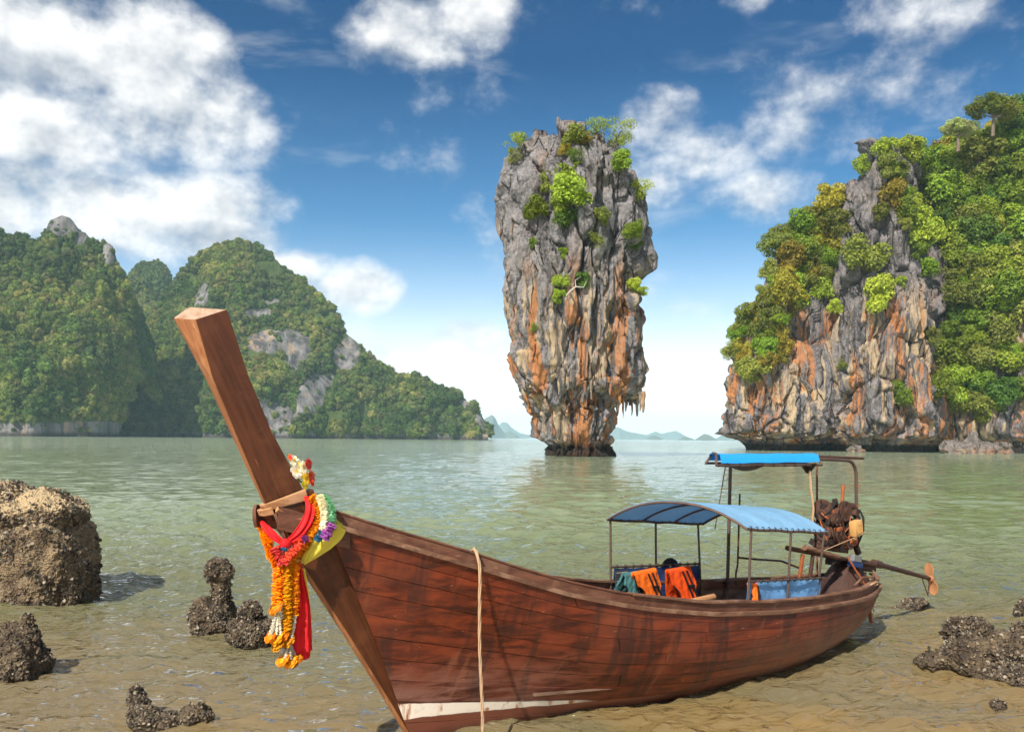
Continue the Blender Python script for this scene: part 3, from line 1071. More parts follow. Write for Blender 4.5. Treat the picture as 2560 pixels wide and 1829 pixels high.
def build_cliff():
    def wx(px):
        return (px - 1280) * CK
    plan = np.array([(100, 345), (78, 315), (70.5, 285), (wx(1864), 268), (wx(1878), 261), (wx(1900), 258), (wx(1960), 257.5), (wx(2020), 260), (wx(2070), 264), (wx(2088), 264), (wx(2105), 257), (wx(2140), 252.5),
                     (wx(2200), 251), (wx(2260), 252), (wx(2310), 256), (wx(2345), 262), (wx(2375), 270), (wx(2420), 268), (wx(2480), 264), (wx(2560), 258), (wx(2650), 250), (215, 246), (280, 240), (330, 260)], float)
    seg = np.hypot(*np.diff(plan, axis=0).T)
    L = np.concatenate([[0], np.cumsum(seg)])
    n = 720
    # finer columns where the picture sees the wall
    s = np.concatenate([np.linspace(0, L[2], 50)[:-1], np.linspace(L[2], L[20], 560)[:-1], np.linspace(L[20], L[-1], 70)])
    n = len(s)
    px_, py_ = np.interp(s, L, plan[:, 0]), np.interp(s, L, plan[:, 1])
    ker = np.ones(15) / 15

    def sm(a):
        return np.convolve(np.pad(a, 7, mode='edge'), ker, 'valid')
    px_, py_ = sm(px_), sm(py_)
    tx, ty = np.gradient(px_), np.gradient(py_)
    tl = np.hypot(tx, ty)
    nx, ny = ty / tl, -tx / tl                      # outward normal (towards the camera side)
    tops = [(1800, 40), (1846, 31), (1866, 42), (1900, 49), (1950, 55), (2000, 60), (2050, 67), (2066, 71), (2076, 78.5), (2120, 81), (2160, 84.5), (2220, 88), (2262, 89), (2300, 91), (2340, 94), (2400, 99), (2500, 103), (2560, 104), (2700, 104), (3400, 90)]
    pxpix = 1280 + px_ / 260.0 * FPX
    zt = interp(tops, pxpix)
    zt[s < L[2]] = np.linspace(45, zt[s >= L[2]][0], (s < L[2]).sum())
    lean = interp([(1800, .25), (1840, .10), (1900, .16), (2040, .20), (2066, .06), (2080, .01), (2110, .02), (2300, .06), (2350, .18), (2390, .30), (2700, .34)], pxpix)
    rockiness = interp([(1800, 1), (2300, 1), (2370, .55), (3400, .5)], pxpix)
    NZ = 270
    t = np.linspace(0, 1, NZ)
    S, T = np.meshgrid(np.arange(n), t)
    Z = zt[S] * T - 1.5 * (1 - T)
    up = np.clip(Z, 0, None)
    # limestone tower: wave-cut notch, bulging lip, slightly leaning wall
    notch = -5.5 * np.exp(-((Z - 1.0) / 3.2) ** 4) * rockiness[S]
    lipb = 1.6 * np.exp(-((Z - 8.0) / 3.5) ** 2) * rockiness[S]
    inward = lean[S] * np.maximum(up - 10, 0) * (0.6 + 0.4 * T)
    rnd_top = np.where(T > 0.9, ((T - 0.9) / 0.1) ** 2 * 2.5, 0)
    off = notch + lipb - inward - rnd_top
    base = np.stack([(px_[S] + nx[S] * off).ravel(), (py_[S] + ny[S] * off).ravel(), Z.ravel()], 1)
    Q = base
    Qa = Q + np.stack([fbm(Q * 0.07, 3, 41), fbm(Q * 0.07, 3, 42), fbm(Q * 0.07, 3, 43)], 1) * 2.6
    hi = np.clip((Q[:, 2] - 38) / 15, 0, 1)
    f1, f2, cid, tl1 = cells(Qa * (0.11, 0.11, 0.045), 47, True)
    crack = np.clip((f2 - f1) / 0.15, 0, 1)
    d = (cid - 0.5) * 3.2 + tl1 * 3.0 - (1 - crack) ** 2 * (1.6 + 1.4 * hi)
    g1, g2, gid, tl2 = cells(Qa * (0.24, 0.24, 0.07) + 2.5, 49, True)
    d += (gid - 0.5) * 1.1 + tl2 * 1.5 - (1 - np.clip((g2 - g1) / 0.2, 0, 1)) ** 2 * 1.0
    d += (ridged((Q * 0.65 + Qa * 0.35) * (0.24, 0.24, 0.016), 3, 51) - 0.6) * (6.5 - 4.0 * hi)
    d += (ridged(Q * (0.7, 0.7, 0.07), 3, 53) - 0.6) * (1.5 + 0.4 * hi)
    d += fbm(Q * (1.3, 1.3, 0.9), 2, 55) * 0.25
    d *= 1 - 0.75 * np.clip((T.ravel() - 0.84) / 0.12, 0, 1)
    d *= (0.35 + 0.65 * rockiness[S].ravel()) * np.clip((Q[:, 2] + 1.5) / 6, 0.3, 1)
    Q[:, 0] += nx[S].ravel() * d
    Q[:, 1] += ny[S].ravel() * d
    tw = np.clip((T.ravel() - 0.86) / 0.14, 0, 1) * rockiness[S].ravel()
    Q[:, 2] += tw * ((cid - 0.55) * 1.6 + (gid - 0.5) * 1.6)
    rim = Q.reshape(NZ, n, 3)[-1]
    V = [Q]
    cen = np.array((165.0, 330.0))
    dirs = cen - rim[:, :2]
    dl = np.linalg.norm(dirs, axis=1)[:, None]
    dirs = dirs / dl
    for i, w in enumerate((1.5, 3.5, 6, 10, 16, 25, 38, 55)):
        ring = rim.copy()
        ww = np.minimum(w, dl[:, 0] * 0.95)
        ring[:, :2] += dirs * ww[:, None]
        rise = interp([(1800, .5), (2000, .35), (2090, .1), (2300, .3), (2400, .35), (3400, .2)], pxpix)
        ring[:, 2] = rim[:, 2] * 1.0 + ww * rise * 0.6 - (ww / 30) ** 2 * 5 + vnoise(np.stack([ring[:, 0] * .35, ring[:, 1] * .35, ring[:, 0] * 0], 1), 61) * 1.6
        V.append(ring)
    V = np.concatenate(V)
    F = grid_faces(n, NZ + 8)
    me = mesh_np('limestone_cliff', V, F)
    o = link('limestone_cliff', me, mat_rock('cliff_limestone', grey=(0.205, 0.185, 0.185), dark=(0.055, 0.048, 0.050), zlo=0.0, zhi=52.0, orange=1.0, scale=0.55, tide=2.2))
    tag(o, 'grey and orange limestone cliff headland rising from the sea at the right', 'cliff')
    return o, V, F


cliff, cliff_V, cliff_F = build_cliff()
# sand and dark rubble lying in the notch at the cliff's foot
cliff_bvh = BVHTree.FromPolygons([Vector(v) for v in cliff_V], [tuple(f) for f in cliff_F.tolist()])
_pv = np.empty(len(pillar.data.vertices) * 3, dtype=np.float32)
pillar.data.vertices.foreach_get('co', _pv)
_pv = _pv.reshape(-1, 3) + np.array(pillar.location[:])
_pf = np.empty(len(pillar.data.loops), dtype=np.int32)
pillar.data.loops.foreach_get('vertex_index', _pf)
pillar_bvh = BVHTree.FromPolygons([Vector(v) for v in _pv], [tuple(f) for f in _pf.reshape(-1, 4).tolist()])

# ------------------------------------------------------------------ trees and shrubs on the rock
CROWN = [crown_mesh('crown', 100 + k, 3200, 16 + k % 5, 0.076, 0.72, 0.68) for k in range(8)]
CROWN_OPEN = [crown_mesh('crown', 130 + k, 1300, 15, 0.06, 0.9, 0.8) for k in range(4)]


def plant(name, hit, nrm, r, kind, label, cat, group, seed, droop=0.0, open_=False, tall=0.0, squash=1.0):
    """trunk rooted at the hit point, a crown of leaf faces on it"""
    rng = random.Random(seed)
    hit = Vector(hit)
    out = Vector((nrm.x, nrm.y, 0))
    if out.length > 1e-3:
        out.normalize()
    cen = out * (r * (0.55 + droop)) + Vector((0, 0, r * (0.55 + tall - droop)))
    root = empty(name, hit - out * 0.3)
    tag(root, label, cat, group)
    pts = [Vector((0, 0, 0)), out * r * 0.3 + Vector((rng.uniform(-.1, .1) * r, 0, cen.z * 0.4)), cen * 0.95]
    tb = MB().tube(pts, [r * 0.07, r * 0.055, r * 0.03], 5)
    for k in range(4):
        a = rng.uniform(0, 6.28)
        e = cen + Vector((math.cos(a), math.sin(a), rng.uniform(.0, .6))) * r * 0.6
        tb.tube([cen * 0.6, (cen * 0.5 + e * 0.5) + Vector((0, 0, .06 * r)), e], [r * 0.035, r * 0.024, r * 0.01], 4)
    tb.build('trunk', BARK, root, True)
    me = rng.choice(CROWN_OPEN if open_ else CROWN)
    c = bpy.data.objects.new('crown', me)
    col.objects.link(c)
    c.parent = root
    c.location = cen
    c.rotation_euler = (rng.uniform(-.25, .25), rng.uniform(-.25, .25), rng.uniform(0, 6.28))
    c.scale = (r * rng.uniform(.9, 1.15), r * rng.uniform(.9, 1.15), r * rng.uniform(.95, 1.2) * squash)
    if not me.materials:
        me.materials.append(LEAF['green'])
    c.material_slots[0].link = 'OBJECT'
    c.material_slots[0].material = LEAF[kind]
    return root


def cast(bvh, px, py):
    d = px_ray(px, py).normalized()
    h = bvh.ray_cast(Vector((0, 0, CAM_H)), d)
    return h[0], h[1]


def inside(poly, x, y):
    c = False
    j = len(poly) - 1
    for i in range(len(poly)):
        xi, yi = poly[i]
        xj, yj = poly[j]
        if (yi > y) != (yj > y) and x < (xj - xi) * (y - yi) / (yj - yi) + xi:
            c = not c
        j = i
    return c


def zone(poly, x, y):
    xs, ys = [p[0] for p in poly], [min(max(p[1], 0), 1829) for p in poly]
    i = int(3 * (x - min(xs)) / (max(xs) - min(xs) + 1))
    j = int(4 * (y - min(ys)) / (max(ys) - min(ys) + 1))
    return ', ' + ('top', 'upper', 'lower', 'bottom')[j] + ' ' + ('left', 'middle', 'right')[i] + ' part'


def thicket(poly, count, rlo, rhi, kinds, name, labels, cat, group, seed, gap=0.75):
    rng = random.Random(seed)
    xs, ys = [p[0] for p in poly], [p[1] for p in poly]
    placed = []
    tries = 0
    while len(placed) < count and tries < count * 60:
        tries += 1
        x, y = rng.uniform(min(xs), max(xs)), rng.uniform(min(ys), max(ys))
        if not inside(poly, x, y):
            continue
        r = rlo + (rhi - rlo) * rng.random() ** 1.5
        if any((x - a) ** 2 + (y - b) ** 2 < (gap * (r + q) * 0.5) ** 2 for a, b, q in placed):
            continue
        h, nr = cast(cliff_bvh, x, y)
        if h is None or h.y > 330 or h.z < 3:
            continue
        placed.append((x, y, r))
        kd = rng.choice(kinds)
        plant(name, h, nr, r * h.y / FPX, kd, labels[kd] + zone(poly, x, y), cat, group, seed * 1000 + len(placed), squash=0.95)
    return placed


thicket([(1806, 880), (1822, 790), (1850, 700), (1900, 690), (1960, 600), (2030, 550), (2088, 480), (2090, 600), (2072, 700), (2010, 730), (1990, 790), (1960, 860), (1930, 930), (1905, 970), (1880, 930), (1850, 940), (1830, 890)], 84, 22, 48,
        ['gold', 'gold', 'olive', 'olive', 'green'], 'shrub',
        {'gold': 'golden-leaved shrub in the thicket on the cliff\'s left shoulder', 'olive': 'olive green shrub in the thicket on the cliff\'s left shoulder', 'green': 'fresh green shrub in the thicket on the cliff\'s left shoulder'}, 'shrub', 'shrubs on the cliff\'s left shoulder', 3)
thicket([(2300, 440), (2370, 330), (2450, 310), (2600, 300), (2600, 600), (2560, 1010), (2480, 1050), (2400, 1045), (2345, 1010), (2330, 960), (2375, 880), (2385, 720), (2350, 600), (2335, 520)], 135, 26, 62,
        ['green', 'green', 'olive', 'dark', 'lime', 'green', 'olive'], 'tree',
        {'green': 'mid green leafy tree in the wood right of the cliff tower', 'olive': 'olive green leafy tree in the wood right of the cliff tower', 'dark': 'dark green leafy tree in the wood right of the cliff tower', 'lime': 'bright lime green tree in the wood right of the cliff tower'}, 'tree', 'trees in the wood right of the cliff tower', 5, 0.62)
thicket([(2125, 425), (2240, 372), (2330, 420), (2345, 600), (2290, 650), (2232, 560), (2205, 470), (2140, 470)], 16, 18, 36, ['lime', 'green', 'olive'], 'shrub',
        {'lime': 'lime green shrub clinging to the upper right of the tower', 'green': 'mid green shrub clinging to the upper right of the tower', 'olive': 'olive shrub clinging to the upper right of the tower'}, 'shrub', 'shrubs clinging to the tower', 13)
thicket([(2330, 330), (2400, 270), (2570, 260), (2570, 340), (2480, 380), (2350, 460)], 16, 34, 58, ['olive', 'gold', 'olive', 'green'], 'tree',
        {'olive': 'olive green tree on the crest above the cliff', 'gold': 'yellow-gold tree on the crest above the cliff', 'green': 'fresh green tree on the crest above the cliff'}, 'tree', 'trees on the crest above the cliff', 8)

for i, (px, py, r, kd, lab) in enumerate([
        (2223, 398, 34, 'lime', 'lime green shrub on the very top of the grey cliff tower'), (2171, 430, 28, 'green', 'green shrub left of the lime one near the tower top'),
        (2216, 515, 42, 'gold', 'yellow-green shrub on the upper right face of the grey tower'), (2243, 440, 26, 'olive', 'upright olive shrub in a gully just under the tower top'),
        (2271, 540, 32, 'green', 'small green tree right of the yellow-green shrub on the tower'), (2290, 604, 54, 'lime', 'large bright green shrub bulging from the tower\'s right side'),
        (2192, 546, 24, 'olive', 'small olive shrub under the yellow-green one on the tower'), (2175, 668, 56, 'olive', 'broad olive shrub hanging across the middle of the tower'),
        (2041, 640, 44, 'green', 'green shrub where the tower meets the left shoulder'), (2300, 450, 42, 'green', 'green shrub on the tower\'s upper right corner'),
        (2340, 520, 48, 'olive', 'feathery olive tree at the tower\'s right edge'), (1993, 750, 46, 'lime', 'pale bright green shrub at the left foot of the tower'),
        (2072, 738, 32, 'lime', 'lime green tuft left of the tower\'s centre line'), (2099, 780, 24, 'lime', 'small lime tuft hanging under another lime tuft'),
        (2200, 762, 44, 'lime', 'wide bright green tree growing flat from the tower\'s middle'), (2254, 716, 18, 'lime', 'tiny lime tuft beside the orange streak'),
        (1952, 902, 18, 'gold', 'small yellow tuft low on the left shoulder'), (2106, 922, 18, 'olive', 'small olive tuft left of the cream rock face'),
        (2250, 1008, 38, 'green', 'rounded green shrub at the foot of the tower'), (2329, 852, 24, 'olive', 'olive tuft at the lower right of the orange streak'),
        (2302, 412, 46, 'green', 'green tree filling the saddle between the tower and the wood'), (2335, 378, 50, 'olive', 'olive tree at the top of the saddle beside the tower'), (2262, 392, 34, 'lime', 'lime shrub on the right shoulder of the tower top'),
        (1866, 930, 28, 'olive', 'hanging olive shrub at the cliff\'s left edge'), (2310, 690, 30, 'green', 'green shrub at the tower\'s right rim')]):
    h, nr = cast(cliff_bvh, px, py)
    if h:
        plant('shrub', h, nr, r * h.y / FPX * 1.02, kd, lab, 'shrub', None, 7000 + i)

for i, (px, py, r, kd, op, lab) in enumerate([
        (1304, 372, 26, 'lime', True, 'loose green shrub hanging off the pillar\'s top left corner'), (1280, 405, 18, 'lime', True, 'small hanging tuft below the pillar\'s top left corner'),
        (1500, 345, 28, 'lime', True, 'bright green tree standing on the pillar\'s top right'), (1545, 362, 34, 'lime', True, 'spreading bright tree leaning off the pillar\'s top right corner'),
        (1552, 425, 28, 'green', False, 'dense shrub under the leaning tree on the pillar\'s right rim'), (1588, 500, 28, 'lime', True, 'wispy shrub jutting from the pillar\'s right edge'),
        (1410, 470, 38, 'green', False, 'rounded green shrub at the top of the pillar\'s central thicket'), (1358, 478, 28, 'olive', False, 'olive shrub left of the pillar\'s central thicket'),
        (1446, 506, 42, 'lime', False, 'brightest shrub in the pillar\'s central thicket'), (1395, 530, 28, 'lime', False, 'yellow-green shrub low in the pillar\'s central thicket'),
        (1347, 545, 30, 'green', False, 'green shrub at the lower left of the central thicket'), (1415, 568, 30, 'dark', False, 'dark shrub under the pillar\'s central thicket'),
        (1500, 555, 20, 'olive', False, 'small olive tuft right of the central thicket'), (1590, 594, 26, 'lime', False, 'bright shrub on the pillar\'s right edge at mid height'),
        (1572, 622, 20, 'dark', False, 'dark tuft below the bright right-edge shrub'), (1333, 618, 14, 'green', False, 'small green tuft on the pillar\'s left half'),
        (1497, 616, 20, 'olive', True, 'twiggy tuft in the middle of the pillar'), (1412, 647, 18, 'green', False, 'small green tuft in the pillar\'s middle'),
        (1449, 402, 24, 'green', True, 'loose shrub in the cleft near the pillar top'), (1412, 388, 18, 'gold', False, 'golden tuft under the pillar\'s summit'),
        (1427, 360, 28, 'olive', False, 'olive shrub on the pillar\'s summit'), (1465, 364, 20, 'gold', False, 'golden-brown shrub right of the summit'),
        (1604, 712, 20, 'lime', False, 'bright tuft hanging from the pillar\'s right edge'), (1600, 738, 14, 'lime', False, 'tiny bright tuft below the right-edge one'),
        (1415, 718, 22, 'lime', False, 'bright green tuft above the dark boulder face'), (1455, 718, 24, 'dark', False, 'dark green tuft beside the bright one above the boulder face'),
        (1407, 752, 18, 'lime', False, 'low bright tuft under the dead branch'), (1339, 828, 12, 'olive', False, 'little olive tuft on the pillar\'s left flutes')]):
    h, nr = cast(pillar_bvh, px, py)
    if h is None:
        h, nr = cast(pillar_bvh, px + (14 if px < 1440 else -14), py + 14)
    if h:
        plant('shrub', h, nr, r * h.y / FPX * 1.22, kd, lab, 'shrub', None, 8000 + i, open_=op, squash=0.85)

# big crest tree with a visible forked trunk, and the pale dead-looking one beside it
for px, py, hgt, r, kd, lab in [(2482, 325, 6.4, 8.6, 'olive', 'spreading tree with a dark forked trunk on the cliff crest'), (2395, 335, 5.0, 5.6, 'pale', 'pale yellow-green tree on the skyline of the cliff crest')]:
    h, nr = cast(cliff_bvh, px, py)
    if h is None:
        h = px_at(px, py, 275)
    if kd == 'pale':
        h = h - Vector((0, 0, 3.5))
    root = empty('crest_tree', h)
    tag(root, lab, 'tree')
    tb = MB().tube([(0, 0, -2), (0.1, 0, hgt * .35), (0.3, 0, hgt * .6)], [.55, .42, .34], 7)
    fork = Vector((.3, 0, hgt * .6))
    ends = [(-4.6, .5, hgt * 1.0), (-2.0, -1, hgt * 1.2), (1.2, .5, hgt * 1.25), (4.4, -.5, hgt * 1.1), (5.6, 0, hgt * .95)]
    for e in ends:
        e = Vector(e)
        e.x *= r / 8.2
        tb.tube([fork, fork.lerp(e, .5) + Vector((0, 0, -.6)), e], [.26, .18, .07], 5)
    tb.build('trunk', BARK, root, True)
    for k, e in enumerate(ends):
        c = bpy.data.objects.new('crown', CROWN[k % 4])
        col.objects.link(c)
        c.parent = root
        c.location = (e[0] * r / 8.2, e[1], e[2])
        s = r * (.46 + .08 * ((k * 37) % 3))
        c.scale = (s, s, s * .72)
        c.rotation_euler = (0, 0, k * 1.9)
        c.material_slots[0].link = 'OBJECT'
        c.material_slots[0].material = LEAF[kd]

# dead pale branches
for bvh, px, py, sc, lab in [(cliff_bvh, 2395, 500, 5.0, 'pale dead branch curling out of the trees beside the tower'), (pillar_bvh, 1425, 735, 2.2, 'pale dead branch slanting across the pillar')]:
    h, nr = cast(bvh, px, py)
    if h:
        o = Vector((0, -1.5, 0.3))
        b = MB().tube([Vector((0, 1, 0)), o, o + Vector((.35, -.2, .25)) * sc, o + Vector((.9, -.2, .2)) * sc, o + Vector((1.1, -.1, .7)) * sc], [.1 * sc ** .5, .1 * sc ** .5, .075 * sc ** .5, .05 * sc ** .5, .02], 6)
        b.tube([o, o + Vector((-.3, -.2, -.35)) * sc, o + Vector((-.35, -.1, -.75)) * sc], [.08 * sc ** .5, .05 * sc ** .5, .02], 5)
        b.tube([o + Vector((.35, -.2, .25)) * sc, o + Vector((.3, -.2, .7)) * sc, o + Vector((.7, -.2, .95)) * sc], [.06 * sc ** .5, .04 * sc ** .5, .015], 5)
        q = b.build('dead_branch', PALEWOOD, None, True)
        q.location = h
        tag(q, lab, 'branch')

# ------------------------------------------------------------------ the longtail boat: local x forward from the stern waterline, y to port (towards the camera), z up
BS = Vector((5.18359, 13.67874, 0.0))
BH = Vector((-0.783771, -0.621049, 0.0))
BP = Vector((0.621049, -0.783771, 0.0))
BRZ = math.atan2(BH.y, BH.x)


def bp(px, py, v):
    """boat coordinates of a photograph point lying on the fore-and-aft plane y = v"""
    d = px_ray(px, py)
    o = Vector((0, 0, CAM_H)) - BS
    t = (v - o.dot(BP)) / d.dot(BP)
    q = o + d * t
    return Vector((q.dot(BH), v, q.z))


def boat_thing(name, base, label, cat, group=None):
    base = Vector(base)
    o = empty(name, BS + BH * base.x + BP * base.y + Vector((0, 0, base.z)), BRZ)
    tag(o, label, cat, group)
    o['_b'] = base[:]
    return o


def bpart(mb, name, mat, thing, smooth=False, bevel=0.0):
    """build an MB whose points are in boat coordinates under a boat thing (or under one of its parts)"""
    root = thing
    while root.parent is not None:
        root = root.parent
    b = Vector(root['_b'])
    mb.v = [tuple(Vector(v) - b) for v in mb.v]
    return mb.build(name, mat, thing, smooth, bevel)


def mat_hull():
    m, t = material('varnished_hull_planks')
    p = t.coord('Object')
    x, y, z = t.sep(p)
    oi = t.n('ShaderNodeObjectInfo').outputs['Random']
    pr = t.vm('ADD', p, t.comb(t.m('MULTIPLY', oi, 37.0), 0.0, 0.0))
    grain = t.noise(t.vm('MULTIPLY', pr, (1.1, 8.0, 13.0)), 1.0, 6.0, 0.62, 0.6)
    runs = t.noise(t.vm('MULTIPLY', p, (5.5, 2.0, 0.9)), 1.0, 4.0, 0.6, 0.3)
    blot = t.noise(p, 1.3, 5.0, 0.6)
    c = t.mix(t.step(grain, 0.30, 0.72), (0.038, 0.0064, 0.0028), (0.215, 0.036, 0.0090))
    c = t.mix(t.step(blot, 0.42, 0.72, 0.0, 0.75), c, (0.215, 0.047, 0.0145))
    c = t.mix(t.step(runs, 0.50, 0.66, 0.0, 0.72), c, (0.030, 0.010, 0.007))
    runs2 = t.noise(t.vm('ADD', t.vm('MULTIPLY', p, (6.5, 2.0, 1.1)), t.comb(t.m('MULTIPLY', z, 2.2), 5.0, 0.0)), 1.0, 4.0, 0.6, 0.2)
    c = t.mix(t.step(runs2, 0.58, 0.72, 0.0, 0.45), c, (0.27, 0.095, 0.043))
    c = t.mix(t.m('MULTIPLY', oi, 0.35), c, t.mix(1.0, c, (0.62, 0.55, 0.55), 'MULTIPLY'))
    # chalky wear low down, forward
    chalk = t.m('MULTIPLY', t.step(t.m('ADD', z, t.m('MULTIPLY', blot, 0.7)), 1.25, 0.75), t.step(x, 5.4, 7.4))
    c = t.mix(t.m('MULTIPLY', t.m('MULTIPLY', chalk, t.step(grain, 0.35, 0.65)), 0.6), c, (0.23, 0.145, 0.115))
    pale = t.m('MULTIPLY', t.step(t.m('ADD', z, t.m('MULTIPLY', blot, 0.5)), 0.95, 0.45), t.step(x, 5.0, 1.0))
    c = t.mix(t.m('MULTIPLY', pale, 0.6), c, (0.27, 0.135, 0.080))
    nick = t.step(t.noise(t.vm('MULTIPLY', pr, (9.0, 30.0, 42.0)), 1.0, 3.0, 0.5), 0.70, 0.76, 0.0, 0.75)
    c = t.mix(nick, c, (0.42, 0.19, 0.09))
    # boot stripe and red bottom paint
    ztop = t.m('SUBTRACT', 0.415, t.m('MULTIPLY', t.m('SUBTRACT', 8.1, x), 0.118))
    zbot = t.m('SUBTRACT', 0.245, t.m('MULTIPLY', t.m('SUBTRACT', 8.0, x), 0.058))
    wob = t.m('MULTIPLY', t.m('SUBTRACT', t.noise(p, 5.0, 3.0), 0.5), 0.03)
    zz = t.m('ADD', z, wob)
    below = t.step(t.m('SUBTRACT', zz, zbot), 0.006, -0.006)
    stripe = t.m('MULTIPLY', t.step(t.m('SUBTRACT', zz, ztop), 0.006, -0.006), t.m('MULTIPLY', t.m('SUBTRACT', 1.0, below), t.step(x, 5.7, 6.2)))
    rustn = t.noise(t.vm('MULTIPLY', p, (7.0, 7.0, 1.0)), 1.0, 5.0, 0.6, 0.4)
    white = t.mix(t.step(rustn, 0.55, 0.66), (0.86, 0.76, 0.63), (0.42, 0.13, 0.03))
    white = t.mix(t.step(t.noise(p, 14.0, 4.0), 0.55, 0.75, 0.0, 0.5), white, (0.62, 0.50, 0.38))
    c = t.mix(stripe, c, white)
    c = t.mix(below, c, t.mix(blot, (0.13, 0.035, 0.018), (0.24, 0.075, 0.040)))
    wet = t.step(t.m('ADD', z, t.m('MULTIPLY', t.m('SUBTRACT', blot, 0.5), 0.12)), 0.12, 0.02, 0.0, 0.55)
    c = t.mix(wet, c, (0.035, 0.016, 0.010))
    hgt = t.m('ADD', t.m('MULTIPLY', grain, 0.6), t.m('MULTIPLY', nick, 0.5))
    finish(t, c, t.step(blot, 0.3, 0.7, 0.42, 0.66), t.bump(hgt, 0.5, 0.012), 0.42)
    return m


def mat_wood(name, c1, c2, scale=(1.0, 9.0, 9.0), rough=0.7, worn=None, wornamt=0.5, bump=0.5, rotgrain=0.0):
    m, t = material(name)
    p = t.mapping(t.coord('Object'), (1, 1, 1), (0, 0, 0), (0, rotgrain, 0))
    oi = t.n('ShaderNodeObjectInfo').outputs['Random']
    pr = t.vm('ADD', p, t.comb(t.m('MULTIPLY', oi, 19.0), oi, 0.0))
    g = t.noise(t.vm('MULTIPLY', pr, scale), 1.0, 7.0, 0.65, 0.5)
    c = t.mix(t.step(g, 0.3, 0.7), c1, c2)
    if worn:
        wn = t.noise(pr, 3.0, 6.0, 0.65)
        c = t.mix(t.step(wn, 0.48, 0.68, 0.0, wornamt), c, worn)
        sp = t.step(t.noise(t.vm('MULTIPLY', pr, tuple(3.2 * k for k in scale)), 1.0, 3.0, 0.5), 0.66, 0.74, 0.0, 0.8)
        c = t.mix(sp, c, tuple(min(1, 1.25 * k) for k in worn))
    finish(t, c, rough, t.bump(g, bump, 0.01), 0.35)
    return m


def mat_cloth(name, c, trans=0.25, rough=0.85, var=0.25, folds=0.0, scale=4.0):
    m, t = material(name)
    p = t.coord('Object')
    n = t.noise(p, scale, 5.0, 0.6)
    cc = t.mix(n, tuple(k * (1 - var) for k in c), tuple(min(1, k * (1 + var)) for k in c))
    cc = t.mix(t.step(t.noise(p, scale * 1.7, 5.0, 0.7), 0.58, 0.80, 0.0, 0.4), cc, tuple(0.5 * k + 0.07 for k in c))
    b = t.n('ShaderNodeBsdfPrincipled')
    t.put(b.inputs['Base Color'], cc)
    b.inputs['Roughness'].default_value = rough
    b.inputs['Specular IOR Level'].default_value = 0.25
    if folds:
        t.link(t.bump(t.noise(p, scale * 2.0, 3.0, 0.5), folds, 0.05), b.inputs['Normal'])
    tr = t.n('ShaderNodeBsdfTranslucent')
    t.put(tr.inputs[0], cc)
    mx = t.n('ShaderNodeMixShader')
    mx.inputs[0].default_value = trans
    t.link(b.outputs[0], mx.inputs[1])
    t.link(tr.outputs[0], mx.inputs[2])
    o = t.n('ShaderNodeOutputMaterial')
    t.link(mx.outputs[0], o.inputs[0])
    return m


